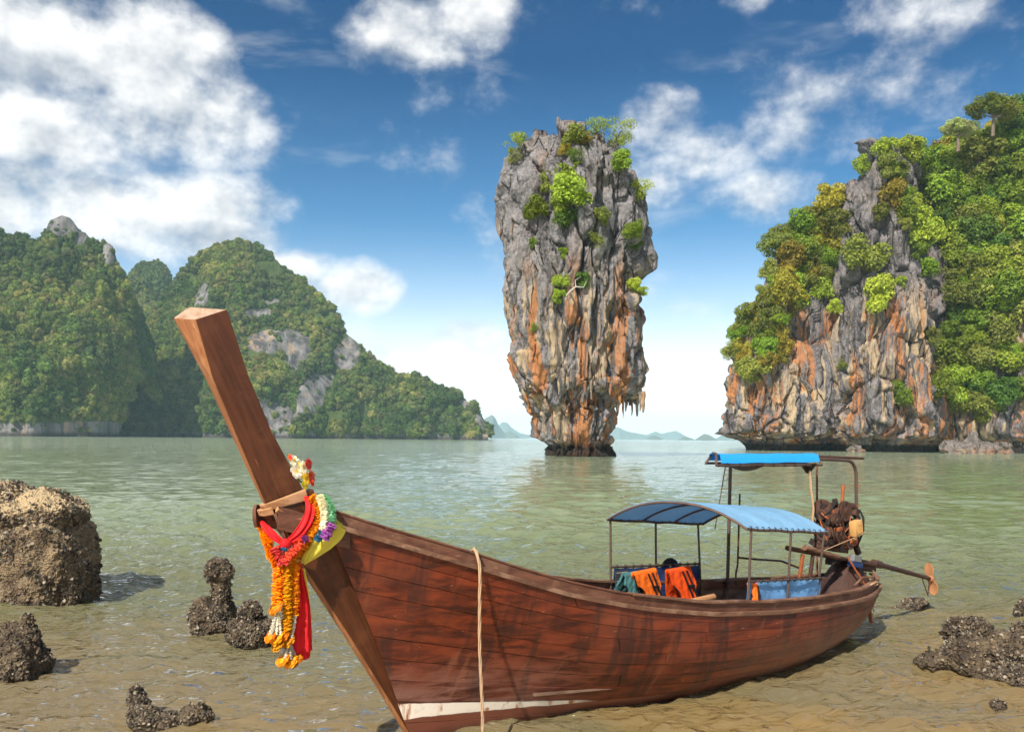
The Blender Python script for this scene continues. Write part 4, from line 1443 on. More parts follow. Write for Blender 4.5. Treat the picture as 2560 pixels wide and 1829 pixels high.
GR = 1.10    # rake of the stem, for its grain
M = {
    'hull': mat_hull(),
    'shell': mat_plain('dark_seam_caulk', (0.022, 0.012, 0.008), 0.9, 0.1),
    'rail': mat_wood('weathered_rail', (0.075, 0.032, 0.018), (0.20, 0.095, 0.052), (1.2, 14, 14), 0.75, (0.34, 0.20, 0.125), 0.6),
    'rail_dark': mat_wood('dark_inner_rail', (0.075, 0.026, 0.014), (0.17, 0.066, 0.036), (1.2, 14, 14), 0.7, (0.30, 0.165, 0.10), 0.35),
    'stem': mat_wood('varnished_stem', (0.050, 0.014, 0.005), (0.110, 0.033, 0.011), (1.2, 9, 16), 0.42, (0.20, 0.07, 0.026), 0.3, 0.35, GR),
    'stem_face': mat_wood('worn_sunlit_stem_front', (0.20, 0.072, 0.024), (0.36, 0.145, 0.055), (1.2, 22, 22), 0.6, (0.46, 0.22, 0.10), 0.5, 0.6, GR),  # worn wood, with the sun on the front painted in as lighter colour
    'endgrain': mat_wood('cracked_end_grain', (0.28, 0.16, 0.10), (0.50, 0.33, 0.23), (9, 9, 9), 0.85, (0.58, 0.42, 0.32), 0.6, 0.8),
    'pale': mat_wood('pale_new_wood', (0.30, 0.13, 0.050), (0.52, 0.27, 0.125), (3, 16, 20), 0.6, (0.55, 0.33, 0.20), 0.4),
    'inner': mat_wood('inner_boards', (0.10, 0.055, 0.035), (0.22, 0.13, 0.085), (1.5, 9, 9), 0.8, (0.30, 0.20, 0.14), 0.4),
    'pipe': mat_plain('rusty_pipe', (0.105, 0.066, 0.052), 0.6, 0.4, 0.3, 0.5, 9.0, 0.3),
    'tarp': mat_cloth('blue_canopy_cloth', (0.30, 0.55, 0.78), 0.42, 0.7, 0.14, 0.6, 2.6),
    'tarp2': mat_cloth('bright_blue_cloth', (0.022, 0.33, 0.80), 0.15, 0.7, 0.08, 0.2, 2.0),
    'tarp3': mat_cloth('faded_blue_panel', (0.13, 0.30, 0.56), 0.15, 0.65, 0.22, 0.6, 3.5),
    'tarp4': mat_cloth('dark_blue_panel', (0.025, 0.055, 0.16), 0.1, 0.7, 0.3, 0.5, 3.5),
    'orange': mat_cloth('orange_vest', (0.85, 0.155, 0.012), 0.12, 0.75, 0.10, 0.5, 6.0),
    'orange2': mat_cloth('red_orange_vest', (0.85, 0.088, 0.010), 0.12, 0.75, 0.10, 0.5, 6.0),
    'teal': mat_cloth('teal_vest', (0.055, 0.16, 0.16), 0.08, 0.8, 0.15, 0.5, 6.0),
    'black': mat_plain('black_webbing', (0.014, 0.012, 0.012), 0.8, 0.2, 0, 0.3, 20),
    'white': mat_plain('white_print', (0.62, 0.60, 0.57), 0.8, 0.2, 0, 0.1, 20),
    'poster': mat_plain('grey_notice_board', (0.055, 0.050, 0.052), 0.7, 0.3, 0, 0.15, 6),
    'red': mat_cloth('red_sash_cloth', (0.80, 0.018, 0.022), 0.25, 0.7, 0.08, 0.35, 7.0),
    'yellow': mat_cloth('yellow_sash_cloth', (0.92, 0.80, 0.12), 0.45, 0.7, 0.08, 0.3, 5.0),
    'marigold': mat_leaf('marigold_petals', (0.75, 0.22, 0.004), (0.95, 0.46, 0.010), None, 0.35),
    'coral': mat_leaf('coral_petals', (0.80, 0.08, 0.045), (0.95, 0.22, 0.14), None, 0.35),
    'whitefl': mat_leaf('white_petals', (0.78, 0.70, 0.62), (0.95, 0.90, 0.84), None, 0.3),
    'mint': mat_leaf('mint_petals', (0.28, 0.62, 0.42), (0.48, 0.78, 0.60), None, 0.3),
    'purple': mat_leaf('purple_petals', (0.36, 0.08, 0.42), (0.55, 0.20, 0.58), None, 0.3),
    'bluefl': mat_leaf('blue_petals', (0.02, 0.15, 0.32), (0.06, 0.28, 0.48), None, 0.3),
    'lemon': mat_leaf('lemon_petals', (0.85, 0.55, 0.02), (0.95, 0.78, 0.12), None, 0.35),
    'rope': mat_plain('tan_rope', (0.46, 0.30, 0.18), 0.9, 0.1, 0, 0.25, 60, 0.6),
    'rust': mat_plain('rusty_engine_iron', (0.085, 0.040, 0.026), 0.65, 0.4, 0.35, 0.6, 14.0, 0.6),
    'rust2': mat_plain('oily_dark_iron', (0.030, 0.018, 0.015), 0.5, 0.45, 0.4, 0.6, 18.0, 0.6),
    'rust3': mat_plain('orange_rust_paint', (0.30, 0.085, 0.026), 0.7, 0.3, 0.1, 0.4, 9.0, 0.4),
    'prop': mat_plain('bronze_propeller', (0.46, 0.20, 0.085), 0.6, 0.4, 0.3, 0.25, 9.0),
    'hood': mat_cloth('brown_engine_cover', (0.065, 0.032, 0.024), 0.02, 0.75, 0.3, 0.8, 5.0),
    'jug': mat_plain('yellowed_plastic_jug', (0.55, 0.30, 0.10), 0.45, 0.4, 0, 0.2, 8.0),
    'rubber': mat_plain('black_rubber', (0.018, 0.016, 0.016), 0.8, 0.25, 0, 0.3, 20),
    'greypart': mat_plain('grey_bracket', (0.20, 0.20, 0.20), 0.6, 0.4, 0.3, 0.3, 10),
}

boat = boat_thing('longtail_boat', (0, 0, 0), 'long brown wooden boat with a tall raked prow and blue canopies', 'boat')


def lerp_tab(tab, x):
    a = np.array(tab, float)
    return float(np.interp(x, a[:, 0], a[:, 1]))


_W = [(-.62, .0), (-.56, .16), (-.45, .27), (-.3, .37), (0, .5), (.6, .66), (1.5, .81), (3, .93), (4.5, .93), (6, .81), (7, .66), (8, .45), (8.6, .30), (9.0, .19), (9.3, .13)]
_ZS = [(-.62, .79), (0, .77), (.66, .76), (1.4, .79), (2.95, .87), (4.34, 1.0), (5.47, 1.18), (6.45, 1.41), (7.5, 1.76), (8.6, 2.12), (9.0, 2.26), (9.3, 2.36)]


def smooth_tab(tab):
    xs = np.linspace(tab[0][0], tab[-1][0], 400)
    ys = np.interp(xs, [a for a, b in tab], [b for a, b in tab])
    k = np.hanning(33)
    k /= k.sum()
    y2 = np.convolve(np.pad(ys, 16, mode='reflect', reflect_type='odd'), k, 'valid')
    return lambda u: float(np.interp(u, xs, y2))


zs_f = smooth_tab(_ZS)
_w_s = smooth_tab(_W[4:])


def w_f(u):
    if u < 0.6:
        q = min(1.0, max(0.0, (u + 0.64) / 1.24))
        return 0.665 * q ** 0.5
    return _w_s(u)


def hull_pt(s, k, side=1, off=0.0):
    """s: 0 stern .. 1 bow, k: 0 sheer .. 1 keel"""
    ub = np.interp(k, [0, .05, .5, .83, 1], [8.95, 8.86, 8.30, 7.94, 7.62])
    us = np.interp(k, [0, .3, .6, 1], [-.63, -.45, -.15, .45])
    u = us + (ub - us) * s
    ut = -.63 + (8.95 + .63) * s
    zt_ = zs_f(ut)
    zk = np.interp(s, [0, .1, .3, .8, .95, 1], [-.12, -.22, -.32, -.34, -.32, -.30])
    z = zt_ + (zk - zt_) * k
    m_ = np.interp(s, [0, .08, .25, .55, .8, .93, 1], [2.0, 2.4, 3.3, 3.3, 1.9, 1.35, 1.1])
    v = w_f(ut) * (1 - k ** m_) + .02
    v = max(v, 0.02 + .06 * s * (s > .9))
    return Vector((u, side * (v + off), z))


def hull_sheet(s0, s1, k0, k1, side, off, thick, ns, nk, jitter=0.0):
    P = []
    for i in range(ns + 1):
        s = s0 + (s1 - s0) * i / ns
        P.append([hull_pt(s, k0 + (k1 - k0) * j / nk, side, off) for j in range(nk + 1)])
    mb = MB()
    mb.sheet(P, thick)
    return mb


hull = bpart(hull_sheet(0.004, 0.996, 0.0, 0.985, 1, -.03, .012, 60, 16), 'hull', M['shell'], boat, True)
rng = random.Random(11)
for side in (1, -1):
    if side == -1:
        bpart(hull_sheet(0.004, 0.996, 0.0, 0.985, -1, -.03, .012, 60, 16), 'inner_shell', M['inner'], hull, True)
    NS = 11
    ks = [0, .085, .17, .26, .35, .44, .53, .62, .71, .80, .89, .985]
    for i in range(NS):
        cuts = [0.0]
        if i % 3 == 0:
            cuts += [rng.uniform(.3, .42), rng.uniform(.68, .78)]
        else:
            cuts += [rng.uniform(.42, .62)]
        cuts.append(1.0)
        for a, b in zip(cuts[:-1], cuts[1:]):
            pr = rng.uniform(-.0035, .0045)
            ns = max(8, int(46 * (b - a)))
            mb = hull_sheet(a + .0005, b - .0005, ks[i] + .0014, ks[i + 1] - .0014, side, pr, .026, ns, 3)
            bpart(mb, 'plank', M['hull'], hull, True)
    # rub rail, inner wash board and cap
    def rail(u0, u1, dv, dz, wd, ht, name, mat, n=60, parent=boat):
        mb = MB()
        vs, fs = [], []
        for i in range(n + 1):
            u = u0 + (u1 - u0) * i / n
            if u0 < -.5:
                u = u0 + (u1 - u0) * (i / n) ** 1.8
            c = Vector((u, side * max(w_f(u) + dv, 0.015), zs_f(u) + dz + .004 * math.sin(u * 5.1) * (dz > .03)))
            for a, b in ((-1, -1), (1, -1), (1, 1), (-1, 1)):
                vs.append(c + Vector((0, side * a * wd / 2, b * ht / 2)))
        for i in range(n):
            for j in range(4):
                fs.append((i * 4 + j, i * 4 + (j + 1) % 4, (i + 1) * 4 + (j + 1) % 4, (i + 1) * 4 + j))
        fs += [(0, 1, 2, 3), (n * 4 + 3, n * 4 + 2, n * 4 + 1, n * 4)]
        mb.add(vs, fs)
        return bpart(mb, name, mat, parent, False, 0.006)
    rail(-.62, 8.92, .030, -.012, .06, .048, 'rub_rail', M['rail'])
    rail(-.60, 8.90, -.030, .045, .035, .125, 'wash_board', M['rail_dark'])
    rail(-.61, 5.6, -.035, .122, .105, .030, 'gunwale_cap', M['rail'])
    rail(5.61, 8.88, -.030, .120, .055, .022, 'gunwale_cap', M['rail_dark'])
    # ribs inside
    for k in range(14):
        s = .10 + .055 * k
        pts = [hull_pt(s, q, side, -.065) for q in (.0, .2, .4, .55, .7)]
        mb = MB()
        vs, fs = [], []
        for p in pts:
            for a, b in ((-1, -1), (1, -1), (1, 1), (-1, 1)):
                vs.append(p + Vector((a * .025, side * b * .03, 0)))
        for i in range(len(pts) - 1):
            for j in range(4):
                fs.append((i * 4 + j, i * 4 + (j + 1) % 4, (i + 1) * 4 + (j + 1) % 4, (i + 1) * 4 + j))
        fs += [(0, 1, 2, 3), (len(pts) * 4 - 1, len(pts) * 4 - 2, len(pts) * 4 - 3, len(pts) * 4 - 4)]
        mb.add(vs, fs)
        bpart(mb, 'rib', M['inner'], hull)

# floor boards, thwarts, stern and fore decks
for j in range(5):
    v0, v1 = -.62 + .25 * j, -.62 + .25 * j + .235
    mb = MB()
    mb.sheet([[(u, max(min(v, hull_pt((u + .6) / 9.3, .6)[1] - .05), -(hull_pt((u + .6) / 9.3, .6)[1] - .05)), .24 + .05 * max(0, u - 5)) for v in (v0, (v0 + v1) / 2, v1)] for u in np.linspace(.2, 6.6, 14)], .025)
    bpart(mb, 'floor_board', M['inner'], boat)
for u in (1.2, 2.5, 3.6, 4.9, 6.0):
    hw = w_f(u) - .10
    bpart(MB().box((u, 0, zs_f(u) - .22), (.22, 2 * hw, .035)), 'thwart', M['inner'], boat, False, .006)
mb = MB()
mb.sheet([[(u, v * (w_f(u) - .07), zs_f(u) + .015) for v in (-1, -.5, 0, .5, 1)] for u in (-.53, -.46, -.36, -.25, -.1, .05)], .03)
bpart(mb, 'stern_deck', M['rail'], boat)
for k in range(4):
    u0 = 7.35 + .36 * k
    mb = MB()
    mb.sheet([[(u, v * (w_f(u) - .06), zs_f(u) - .06) for v in (-1, -.5, 0, .5, 1)] for u in (u0, u0 + .17, u0 + .34)], .03)
    bpart(mb, 'fore_deck_board', M['rail_dark'], boat)

# stem: lower knee, raked post, end grain, wedges and side cheeks
def slab(front, back, wf, wb, n=None):
    """front/back: (u, z) lists of equal length, wf/wb half-widths"""
    mb = MB()
    vs, fs = [], []
    for (f, b, a, c) in zip(front, back, wf, wb):
        vs += [(f[0], -a, f[1]), (f[0], a, f[1]), (b[0], c, b[1]), (b[0], -c, b[1])]
    n = len(front)
    for i in range(n - 1):
        for j in range(4):
            fs.append((i * 4 + j, i * 4 + (j + 1) % 4, (i + 1) * 4 + (j + 1) % 4, (i + 1) * 4 + j))
    fs += [(0, 1, 2, 3), (n * 4 - 1, n * 4 - 2, n * 4 - 3, n * 4 - 4)]
    mb.add(vs, fs)
    return mb


def paint_front(o, mats, test):
    o.data.materials.clear()
    for m_ in mats:
        o.data.materials.append(m_)
    for p in o.data.polygons:
        p.material_index = test(p.normal)


fr = [(10.13, 3.975), (9.90, 3.47), (9.66, 2.95), (9.405, 2.40)]
bk = [(9.765, 4.075), (9.60, 3.52), (9.375, 3.03), (9.075, 2.52)]
ps = slab(fr, bk, [.105, .085, .06, .028], [.105, .105, .10, .09])
for q_, pt in enumerate((bp(432, 795, -.105), bp(489, 798, .105), bp(568, 773, .105), bp(474, 766, -.105))):
    ps.v[q_] = tuple(pt)          # the head is sawn off at a slant
post = bpart(ps, 'stem_post', M['stem'], boat, False, .012)
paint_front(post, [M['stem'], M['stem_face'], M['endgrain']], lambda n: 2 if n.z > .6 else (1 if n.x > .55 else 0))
fr2 = [(9.43, 2.36), (9.20, 2.06), (9.03, 1.81), (8.55, 1.10), (8.10, .405), (7.90, .085), (7.62, -.36)]
bk2 = [(8.98, 2.52), (8.90, 2.30), (8.74, 2.02), (8.40, 1.42), (8.09, .86), (7.92, .49), (7.40, -.30)]
low = bpart(slab(fr2, bk2, [.03, .032, .034, .034, .034, .034, .034], [.10, .115, .125, .115, .10, .085, .06]), 'stem_knee', M['stem'], boat, False, .01)
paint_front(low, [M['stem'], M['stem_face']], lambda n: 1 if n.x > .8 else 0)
# false stem strip along the cutwater
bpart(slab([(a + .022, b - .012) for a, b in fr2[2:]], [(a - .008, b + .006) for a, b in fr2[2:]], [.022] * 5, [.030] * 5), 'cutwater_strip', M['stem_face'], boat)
# pale wedges at the scarf joint, cross piece, wing board
v_ = .115
bpart(slab([(9.43, 2.385), (9.40, 2.33)], [(9.06, 2.52), (9.03, 2.42)], [.05, .05], [.115, .115]), 'scarf_wedge', M['pale'], boat, False, .008)
bpart(slab([(9.455, 2.34), (9.43, 2.285)], [(9.36, 2.37), (9.33, 2.30)], [.045, .045], [.075, .075]), 'scarf_nose', M['pale'], boat, False, .01)
a_, b_ = bp(692, 1272, .13), bp(765, 1308, .13)
bpart(MB().tube([a_, b_], .032, 4), 'cross_piece', M['pale'], boat, False, .004)
a_, b_ = bp(688, 1283, .125), bp(712, 1342, .125)
bpart(MB().tube([a_, b_], .022, 4), 'stem_batten', M['rail'], boat, False, .004)
for sd in (-1, 1):
    mb = MB()
    pts = [(9.47, .06), (9.44, .10), (9.33, .14), (9.0, .20), (8.7, .28)]
    mb.sheet([[(u, sd * (w - .01 * q), zs_f(min(u, 9.3)) + .02 - .20 * q * (1 - .6 * (u > 9.45)) - .04 * (u > 9.45)) for q in (0, .5, 1)] for u, w in pts] if sd == -1 else
             [[(u, sd * (w - .01 * q), zs_f(min(u, 9.3)) + .02 - .20 * q) for q in (0, .5, 1)] for u, w in pts[2:]], .03)
    bpart(mb, 'bow_cheek', M['rail_dark'], boat, True)

# ---- passenger canopy
FR = {'s': (4.28, -.90, 1.93), 'p': (3.70, .90, 1.93)}
RE = {'s': (2.33, -.90, 1.77), 'p': (1.98, .90, 1.785)}


def canopy_pt(a, t):
    """a: 0 front .. 1 rear, t: 0 starboard .. 1 port"""
    s0, p0 = Vector(FR['s']).lerp(Vector(RE['s']), a), Vector(FR['p']).lerp(Vector(RE['p']), a)
    q = s0.lerp(p0, t)
    h = .275 + (-.0) * a
    arch = max(0, 1 - abs(2 * t - 1) ** 2.2)
    q.z += h * arch - .012 * math.sin(a * math.pi * 3) ** 2 * (1 - .3 * arch)
    return q


mb = MB()
mb.sheet([[canopy_pt(i / 18, j / 24) + Vector((0, 0, .022)) for j in range(25)] for i in range(19)], .004)
can = bpart(mb, 'canopy_cloth', M['tarp'], boat, True)
frame_r = .017
for a in (0, .34, .67, 1.0):
    bpart(MB().tube([canopy_pt(a, j / 24) for j in range(25)], frame_r if a in (0, 1) else .013, 8), 'canopy_hoop', M['pipe'], boat, True)
for t in (0, 1):
    bpart(MB().tube([canopy_pt(i / 8, t) + Vector((0, 0, .004)) for i in range(9)], frame_r, 8), 'canopy_side_rail', M['pipe'], boat, True)
for sd, us in ((-1, (4.22, 3.34, 2.44)), (1, (3.62, 2.80, 2.06))):
    for u in us:
        top = canopy_pt((FR['s' if sd < 0 else 'p'][0] - u) / (FR['s' if sd < 0 else 'p'][0] - RE['s' if sd < 0 else 'p'][0]), 0 if sd < 0 else 1)
        foot = Vector((u + .01, sd * (w_f(u) - .06), zs_f(u) - .05))
        bpart(MB().tube([foot, Vector((top.x, top.y, top.z))], .0155, 8), 'canopy_post', M['pipe'], boat, True)


def lashings(p0, p1, n, r=.026):
    p0, p1 = Vector(p0), Vector(p1)
    d = (p1 - p0).normalized()
    for k in range(n):
        c = p0.lerp(p1, (k + .5) / n)
        a = d.orthogonal().normalized()
        b = d.cross(a)
        pts = [c + (a * math.cos(t) + b * math.sin(t)) * r + d * (.008 * math.sin(t)) for t in np.linspace(0, 6.283, 11)]
        bpart(MB().tube(pts, .0045, 5, False), 'lashing', M['black'], boat)


# panels hung below the rails
def panel(u0, u1, v, ztl, ztr, zbl, zbr, name, mat, nu=22, wob=.014):
    mb = MB()
    rr = random.Random(int(u0 * 100))
    ph = [rr.uniform(0, 6) for _ in range(4)]
    P = []
    for i in range(nu + 1):
        a = i / nu
        row = []
        for j in range(9):
            b = j / 8
            z = (ztl + (ztr - ztl) * a) * (1 - b) + (zbl + (zbr - zbl) * a) * b
            y = v + wob * (math.sin(a * 17 + ph[0] + b * 2) * .5 + math.sin(a * 7 - b * 5 + ph[1])) * (.35 + b) - .01 * math.sin(a * nu * .9) * (b < .2)
            row.append((u0 + (u1 - u0) * a, y, z - .010 * math.sin(a * math.pi * 7) ** 2 * (1 - b)))
        P.append(row)
    mb.sheet(P, .004)
    return bpart(mb, name, mat, boat, True)


panel(3.60, 2.03, .835, 1.275, 1.175, .93, .83, 'side_panel', M['tarp3'])
bpart(MB().tube([(3.64, .885, 1.295), (2.03, .885, 1.195)], .014, 8), 'panel_rail', M['pipe'], boat, True)
lashings((3.60, .885, 1.293), (2.05, .885, 1.196), 11)
bpart(MB().tube([(4.24, -.87, 1.305), (2.42, -.87, 1.205)], .016, 8), 'panel_rail', M['pipe'], boat, True)
panel(4.18, 2.44, -.865, 1.285, 1.19, .90, .78, 'side_panel', M['tarp4'])
lashings((4.2, -.87, 1.304), (2.46, -.87, 1.208), 11)
lashings((FR['p'][0], .9, 1.945), (RE['p'][0], .9, 1.80), 14, .024)
lashings((FR['s'][0], -.9, 1.945), (RE['s'][0], -.9, 1.785), 12, .024)
# printed safety notice at the forward end of the far panel
notice = bpart(MB().box((4.06, -.838, 1.07), (.235, .008, .36)), 'notice_board', M['poster'], boat)
pm = MB()
for zc in (1.245, 1.135, .985):
    pm.box((4.06, -.832, zc - .02), (.20, .003, .006))
for zc, sc in ((1.17, 1.0), (1.025, .9)):
    pm.disc((4.05, -.832, zc + .035 * sc), (0, 1, 0), .014 * sc, .003, 10)
    pm.box((4.05, -.8315, zc), (.026 * sc, .003, .045 * sc))
    for sx in (-1, 1):
        pm.box((4.05 + sx * .020 * sc, -.8312, zc + .008), (.010 * sc, .003, .05 * sc), Matrix.Rotation(sx * .5, 4, 'Y'))
        pm.box((4.05 + sx * .013 * sc, -.8308, zc - .038 * sc), (.012 * sc, .003, .04 * sc), Matrix.Rotation(sx * .35, 4, 'Y'))
bpart(pm, 'printed_figures', M['white'], notice)

# ---- flat canopy over the engine
NV, FV = .06, -.74
z1, z2 = 2.665, 2.805
mb = MB()
P = []
for i in range(15):
    a = i / 14
    u_n, u_f = 3.14 + (.86 - 3.14) * a, 2.42 + (.05 - 2.42) * a
    row = []
    for (t, z) in ((0, z1 + .03), (.04, z1 + .09), (.085, z2 - .012), (.13, z2), (.35, z2 + .008), (.6, z2 + .006), (.85, z2), (.93, z2 - .02), (1, z1 + .04)):
        row.append((u_n + (u_f - u_n) * t, NV + (FV - NV) * t, z - .008 * math.sin(a * math.pi * 3) ** 2))
    P.append(row)
mb.sheet(P, .004)
bpart(mb, 'rear_canopy_cloth', M['tarp2'], boat, True)
bpart(MB().tube([(3.24, NV, z1), (.80, NV, z1 - .02)], .018, 8), 'rear_canopy_rail', M['pipe'], boat, True)
bpart(MB().tube([(2.48, FV, z1), (-.05, FV, z1 - .02)], .018, 8), 'rear_canopy_rail', M['pipe'], boat, True)
bpart(MB().tube([(3.24, NV, z1), (3.12, NV - .1, z2 + .01), (2.42, FV + .08, z2 + .01), (2.48, FV, z1)], .017, 8), 'rear_canopy_hoop', M['pipe'], boat, True)
bpart(MB().tube([(.80, NV, z1 - .02), (.80, NV - .1, z2 - .01), (.02, FV + .08, z2 - .01), (-.05, FV, z1 - .02)], .017, 8), 'rear_canopy_hoop', M['pipe'], boat, True)
lashings((3.14, NV, z1 + .006), (.86, NV, z1 - .014), 9, .026)
bpart(MB().tube([(1.93, -.76, .80), (1.92, -.735, 2.66)], .026, 10), 'rear_canopy_post', M['pipe'], boat, True)
bpart(MB().tube([(1.93, -.76, .90), (1.93, -.76, .93)], [.07, .06], 10), 'post_foot', M['rust'], boat)
bpart(MB().tube([(.02, -.50, .72), (.02, -.52, 2.63)], .018, 8), 'rear_canopy_post', M['rail'], boat, True)
# bent pipe at the stern
pts = [(-.27, .02, .70), (-.255, .01, 1.6), (-.24, 0, 2.50), (-.20, 0, 2.60), (-.13, 0, 2.67), (-.02, 0, 2.705), (.35, 0, 2.72), (.86, -.02, 2.735)]
bpart(MB().tube(pts, .026, 10), 'stern_pipe', M['pipe'], boat, True)
bpart(MB().tube([(-.46, -.01, 2.735), (.85, -.03, 2.77)], .02, 8), 'canopy_pole', M['rust'], boat, True)
for z in (1.05, 1.62, 1.98, 2.3):
    bpart(MB().tube([(-.262, .015, z), (-.26, .014, z + .03)], .03, 10), 'pipe_band', M['rust3'] if z > 1.9 else M['rope'], boat)
bpart(MB().disc((-.27, .02, .70), (0, 0, 1), .07, .06, 12, ((0, 1), (.4, .9), (1, .45))), 'pipe_flange', M['rust'], boat)
bpart(MB().disc((2.35, -.15, z1 - .09), (0, 0, 1), .26, .09, 20, ((0, .2), (.3, .6), (.7, .9), (1, 1))), 'hanging_basket', M['rust'], boat, True)
bpart(MB().disc((1.03, -.02, z1 - .14), (0, 0, 1), .13, .14, 10, ((0, .25), (.5, .6), (1, 1))), 'gusset', M['rust2'], boat, True)
# thin stays and hand rail on the far gunwale
bpart(MB().tube([(2.05, -.72, 2.64), (2.18, -.80, 1.70)], .008, 6), 'stay', M['pipe'], boat)
bpart(MB().tube([(1.70, -.78, .84), (1.71, -.78, 1.0), (1.68, -.77, 1.15), (1.66, -.76, 2.2)], .014, 8), 'hand_post', M['rust'], boat, True)
bpart(MB().tube([(1.68, -.76, 1.25), (1.3, -.74, 1.20), (.75, -.66, 1.14), (.35, -.58, 1.0)], .016, 8), 'hand_rail', M['rust'], boat, True)
bpart(MB().tube([(-.62, .0, .55), (-.72, .0, .12)], [.035, .03], 8), 'rudder_pole', M['rust3'], boat, True)

# ---- engine with its long shaft
eng = boat_thing('longtail_engine', (.35, 0, .62), 'dark rusty engine with a long propeller shaft over the boat\'s stern', 'engine')
tilt = math.atan2(1.46 - 1.02, 1.57 + .83)
ER = Matrix.Rotation(-tilt, 4, 'Y')
ec = Vector((.46, 0, 1.33))


def ep(x, y, z):
    return ec + (ER @ Vector((x, y, z)))


def ebox(c, s, name, mat, parent=eng, bevel=.012, rot=None):
    return bpart(MB().box(ep(*c), s, ER @ rot if rot is not None else ER), name, mat, parent, False, bevel)


blk = ebox((.0, 0, .30), (.50, .32, .42), 'engine_block', M['rust2'], eng, .05)
for y, z, r in ((-.03, .60, .155), (.06, .26, .125), (-.13, .34, .075), (.15, .50, .07)):
    bpart(MB().disc(ep(.26, y, z), ER @ Vector((1, 0, 0)), r, .07, 22, ((0, .5), (.1, 1), (.3, 1), (.4, .84), (.65, .84), (.75, 1), (.98, 1), (1, .62), (.7, .55), (.7, .3), (1.2, .26), (1.2, .04))), 'front_pulley', M['rust'], eng, True)
_r = random.Random(8)
for k in range(30):
    y, z = _r.uniform(-.17, .17), _r.uniform(.06, .74)
    ebox((.25 + _r.uniform(-.02, .06), y, z), (_r.uniform(.03, .09), _r.uniform(.03, .10), _r.uniform(.03, .11)), 'fitting', _r.choice([M['rust'], M['rust2'], M['rust2'], M['rust3']]), eng, .010, Matrix.Rotation(_r.uniform(-.6, .6), 4, 'X'))
for k in range(7):
    a, b = ep(.30, _r.uniform(-.18, .18), _r.uniform(.1, .74)), ep(.28, _r.uniform(-.18, .2), _r.uniform(.05, .74))
    bpart(MB().tube([a, a.lerp(b, .3) + Vector((.06, .02, -.02)), a.lerp(b, .7) + Vector((.06, .02, -.06)), b], _r.choice([.009, .014, .02]), 6), 'hose', _r.choice([M['rubber'], M['rust'], M['rust3']]), eng, True)
ebox((-.02, -.02, .58), (.46, .27, .16), 'cylinder_head', M['rust'], eng, .03)
ebox((-.03, .02, .69), (.40, .16, .08), 'rocker_cover', M['rust2'], eng, .03)
ebox((.0, 0, .07), (.58, .26, .10), 'sump', M['rust'])
for k in range(5):
    ebox((-.24 + .115 * k, .19, .33), (.035, .03, .34), 'cylinder_fin', M['rust'], blk, .004)
for x, z, r in ((.10, .62, .15), (.16, .25, .12), (-.12, .16, .09), (.30, .46, .085)):
    pl = bpart(MB().disc(ep(x, .19, z), ER @ Vector((0, 1, 0)), r, .06, 20, ((0, 1), (.25, 1), (.35, .86), (.65, .86), (.75, 1), (1, 1), (1.02, .55), (.8, .5), (1.25, .3), (1.25, .05))), 'pulley', M['rust'], eng, True)
bpart(MB().tube([ep(.10, .225, .77), ep(.31, .225, .54), ep(.28, .225, .22), ep(.16, .225, .13), ep(.03, .225, .26), ep(-.05, .225, .60), ep(.02, .225, .74), ep(.10, .225, .77)], .012, 6), 'fan_belt', M['rubber'], eng, True)
bpart(MB().tube([ep(-.05, .10, .72), ep(-.28, .12, .74), ep(-.42, .12, .66)], [.055, .055, .05], 12), 'air_pipe', M['rust'], eng, True)
for q in range(3):
    y = .14 + .05 * q
    bpart(MB().tube([ep(-.15 - .06 * q, y, .70), ep(-.26 - .03 * q, y + .05, .58), ep(-.24 - .05 * q, y + .06, .40), ep(-.33, y + .03, .26), ep(-.30, y, .12)], .026 - .005 * q, 8), 'hose', M['rubber'] if q else M['rust2'], eng, True)
bpart(MB().tube([ep(-.30, .10, .30), ep(-.44, .12, .20), ep(-.58, .12, .06)], [.04, .045, .05], 10), 'exhaust_pipe', M['rust'], eng, True)
bpart(MB().disc(ep(-.28, .20, .22), ER @ Vector((1, 0, 0)), .085, .20, 14, ((0, .6), (.1, 1), (.9, 1), (1, .6))), 'alternator', M['rust3'], eng, True)
rr = random.Random(3)
for k in range(26):
    ebox((rr.uniform(-.30, .30), .18 + rr.uniform(-.02, .05), rr.uniform(.05, .72)), (rr.uniform(.03, .11), rr.uniform(.03, .09), rr.uniform(.03, .12)), 'fitting', rr.choice([M['rust'], M['rust2'], M['rust2'], M['rust3']]), eng, .006, Matrix.Rotation(rr.uniform(-.5, .5), 4, 'Y'))
for k in range(8):
    a = ep(rr.uniform(-.3, .3), .22, rr.uniform(.1, .7))
    b = ep(rr.uniform(-.3, .3), .24, rr.uniform(.1, .7))
    bpart(MB().tube([a, a.lerp(b, .5) + Vector((0, .05, -.06)), b], .008, 5), 'wire', rr.choice([M['rubber'], M['rust3'], M['rust']]), eng, True)
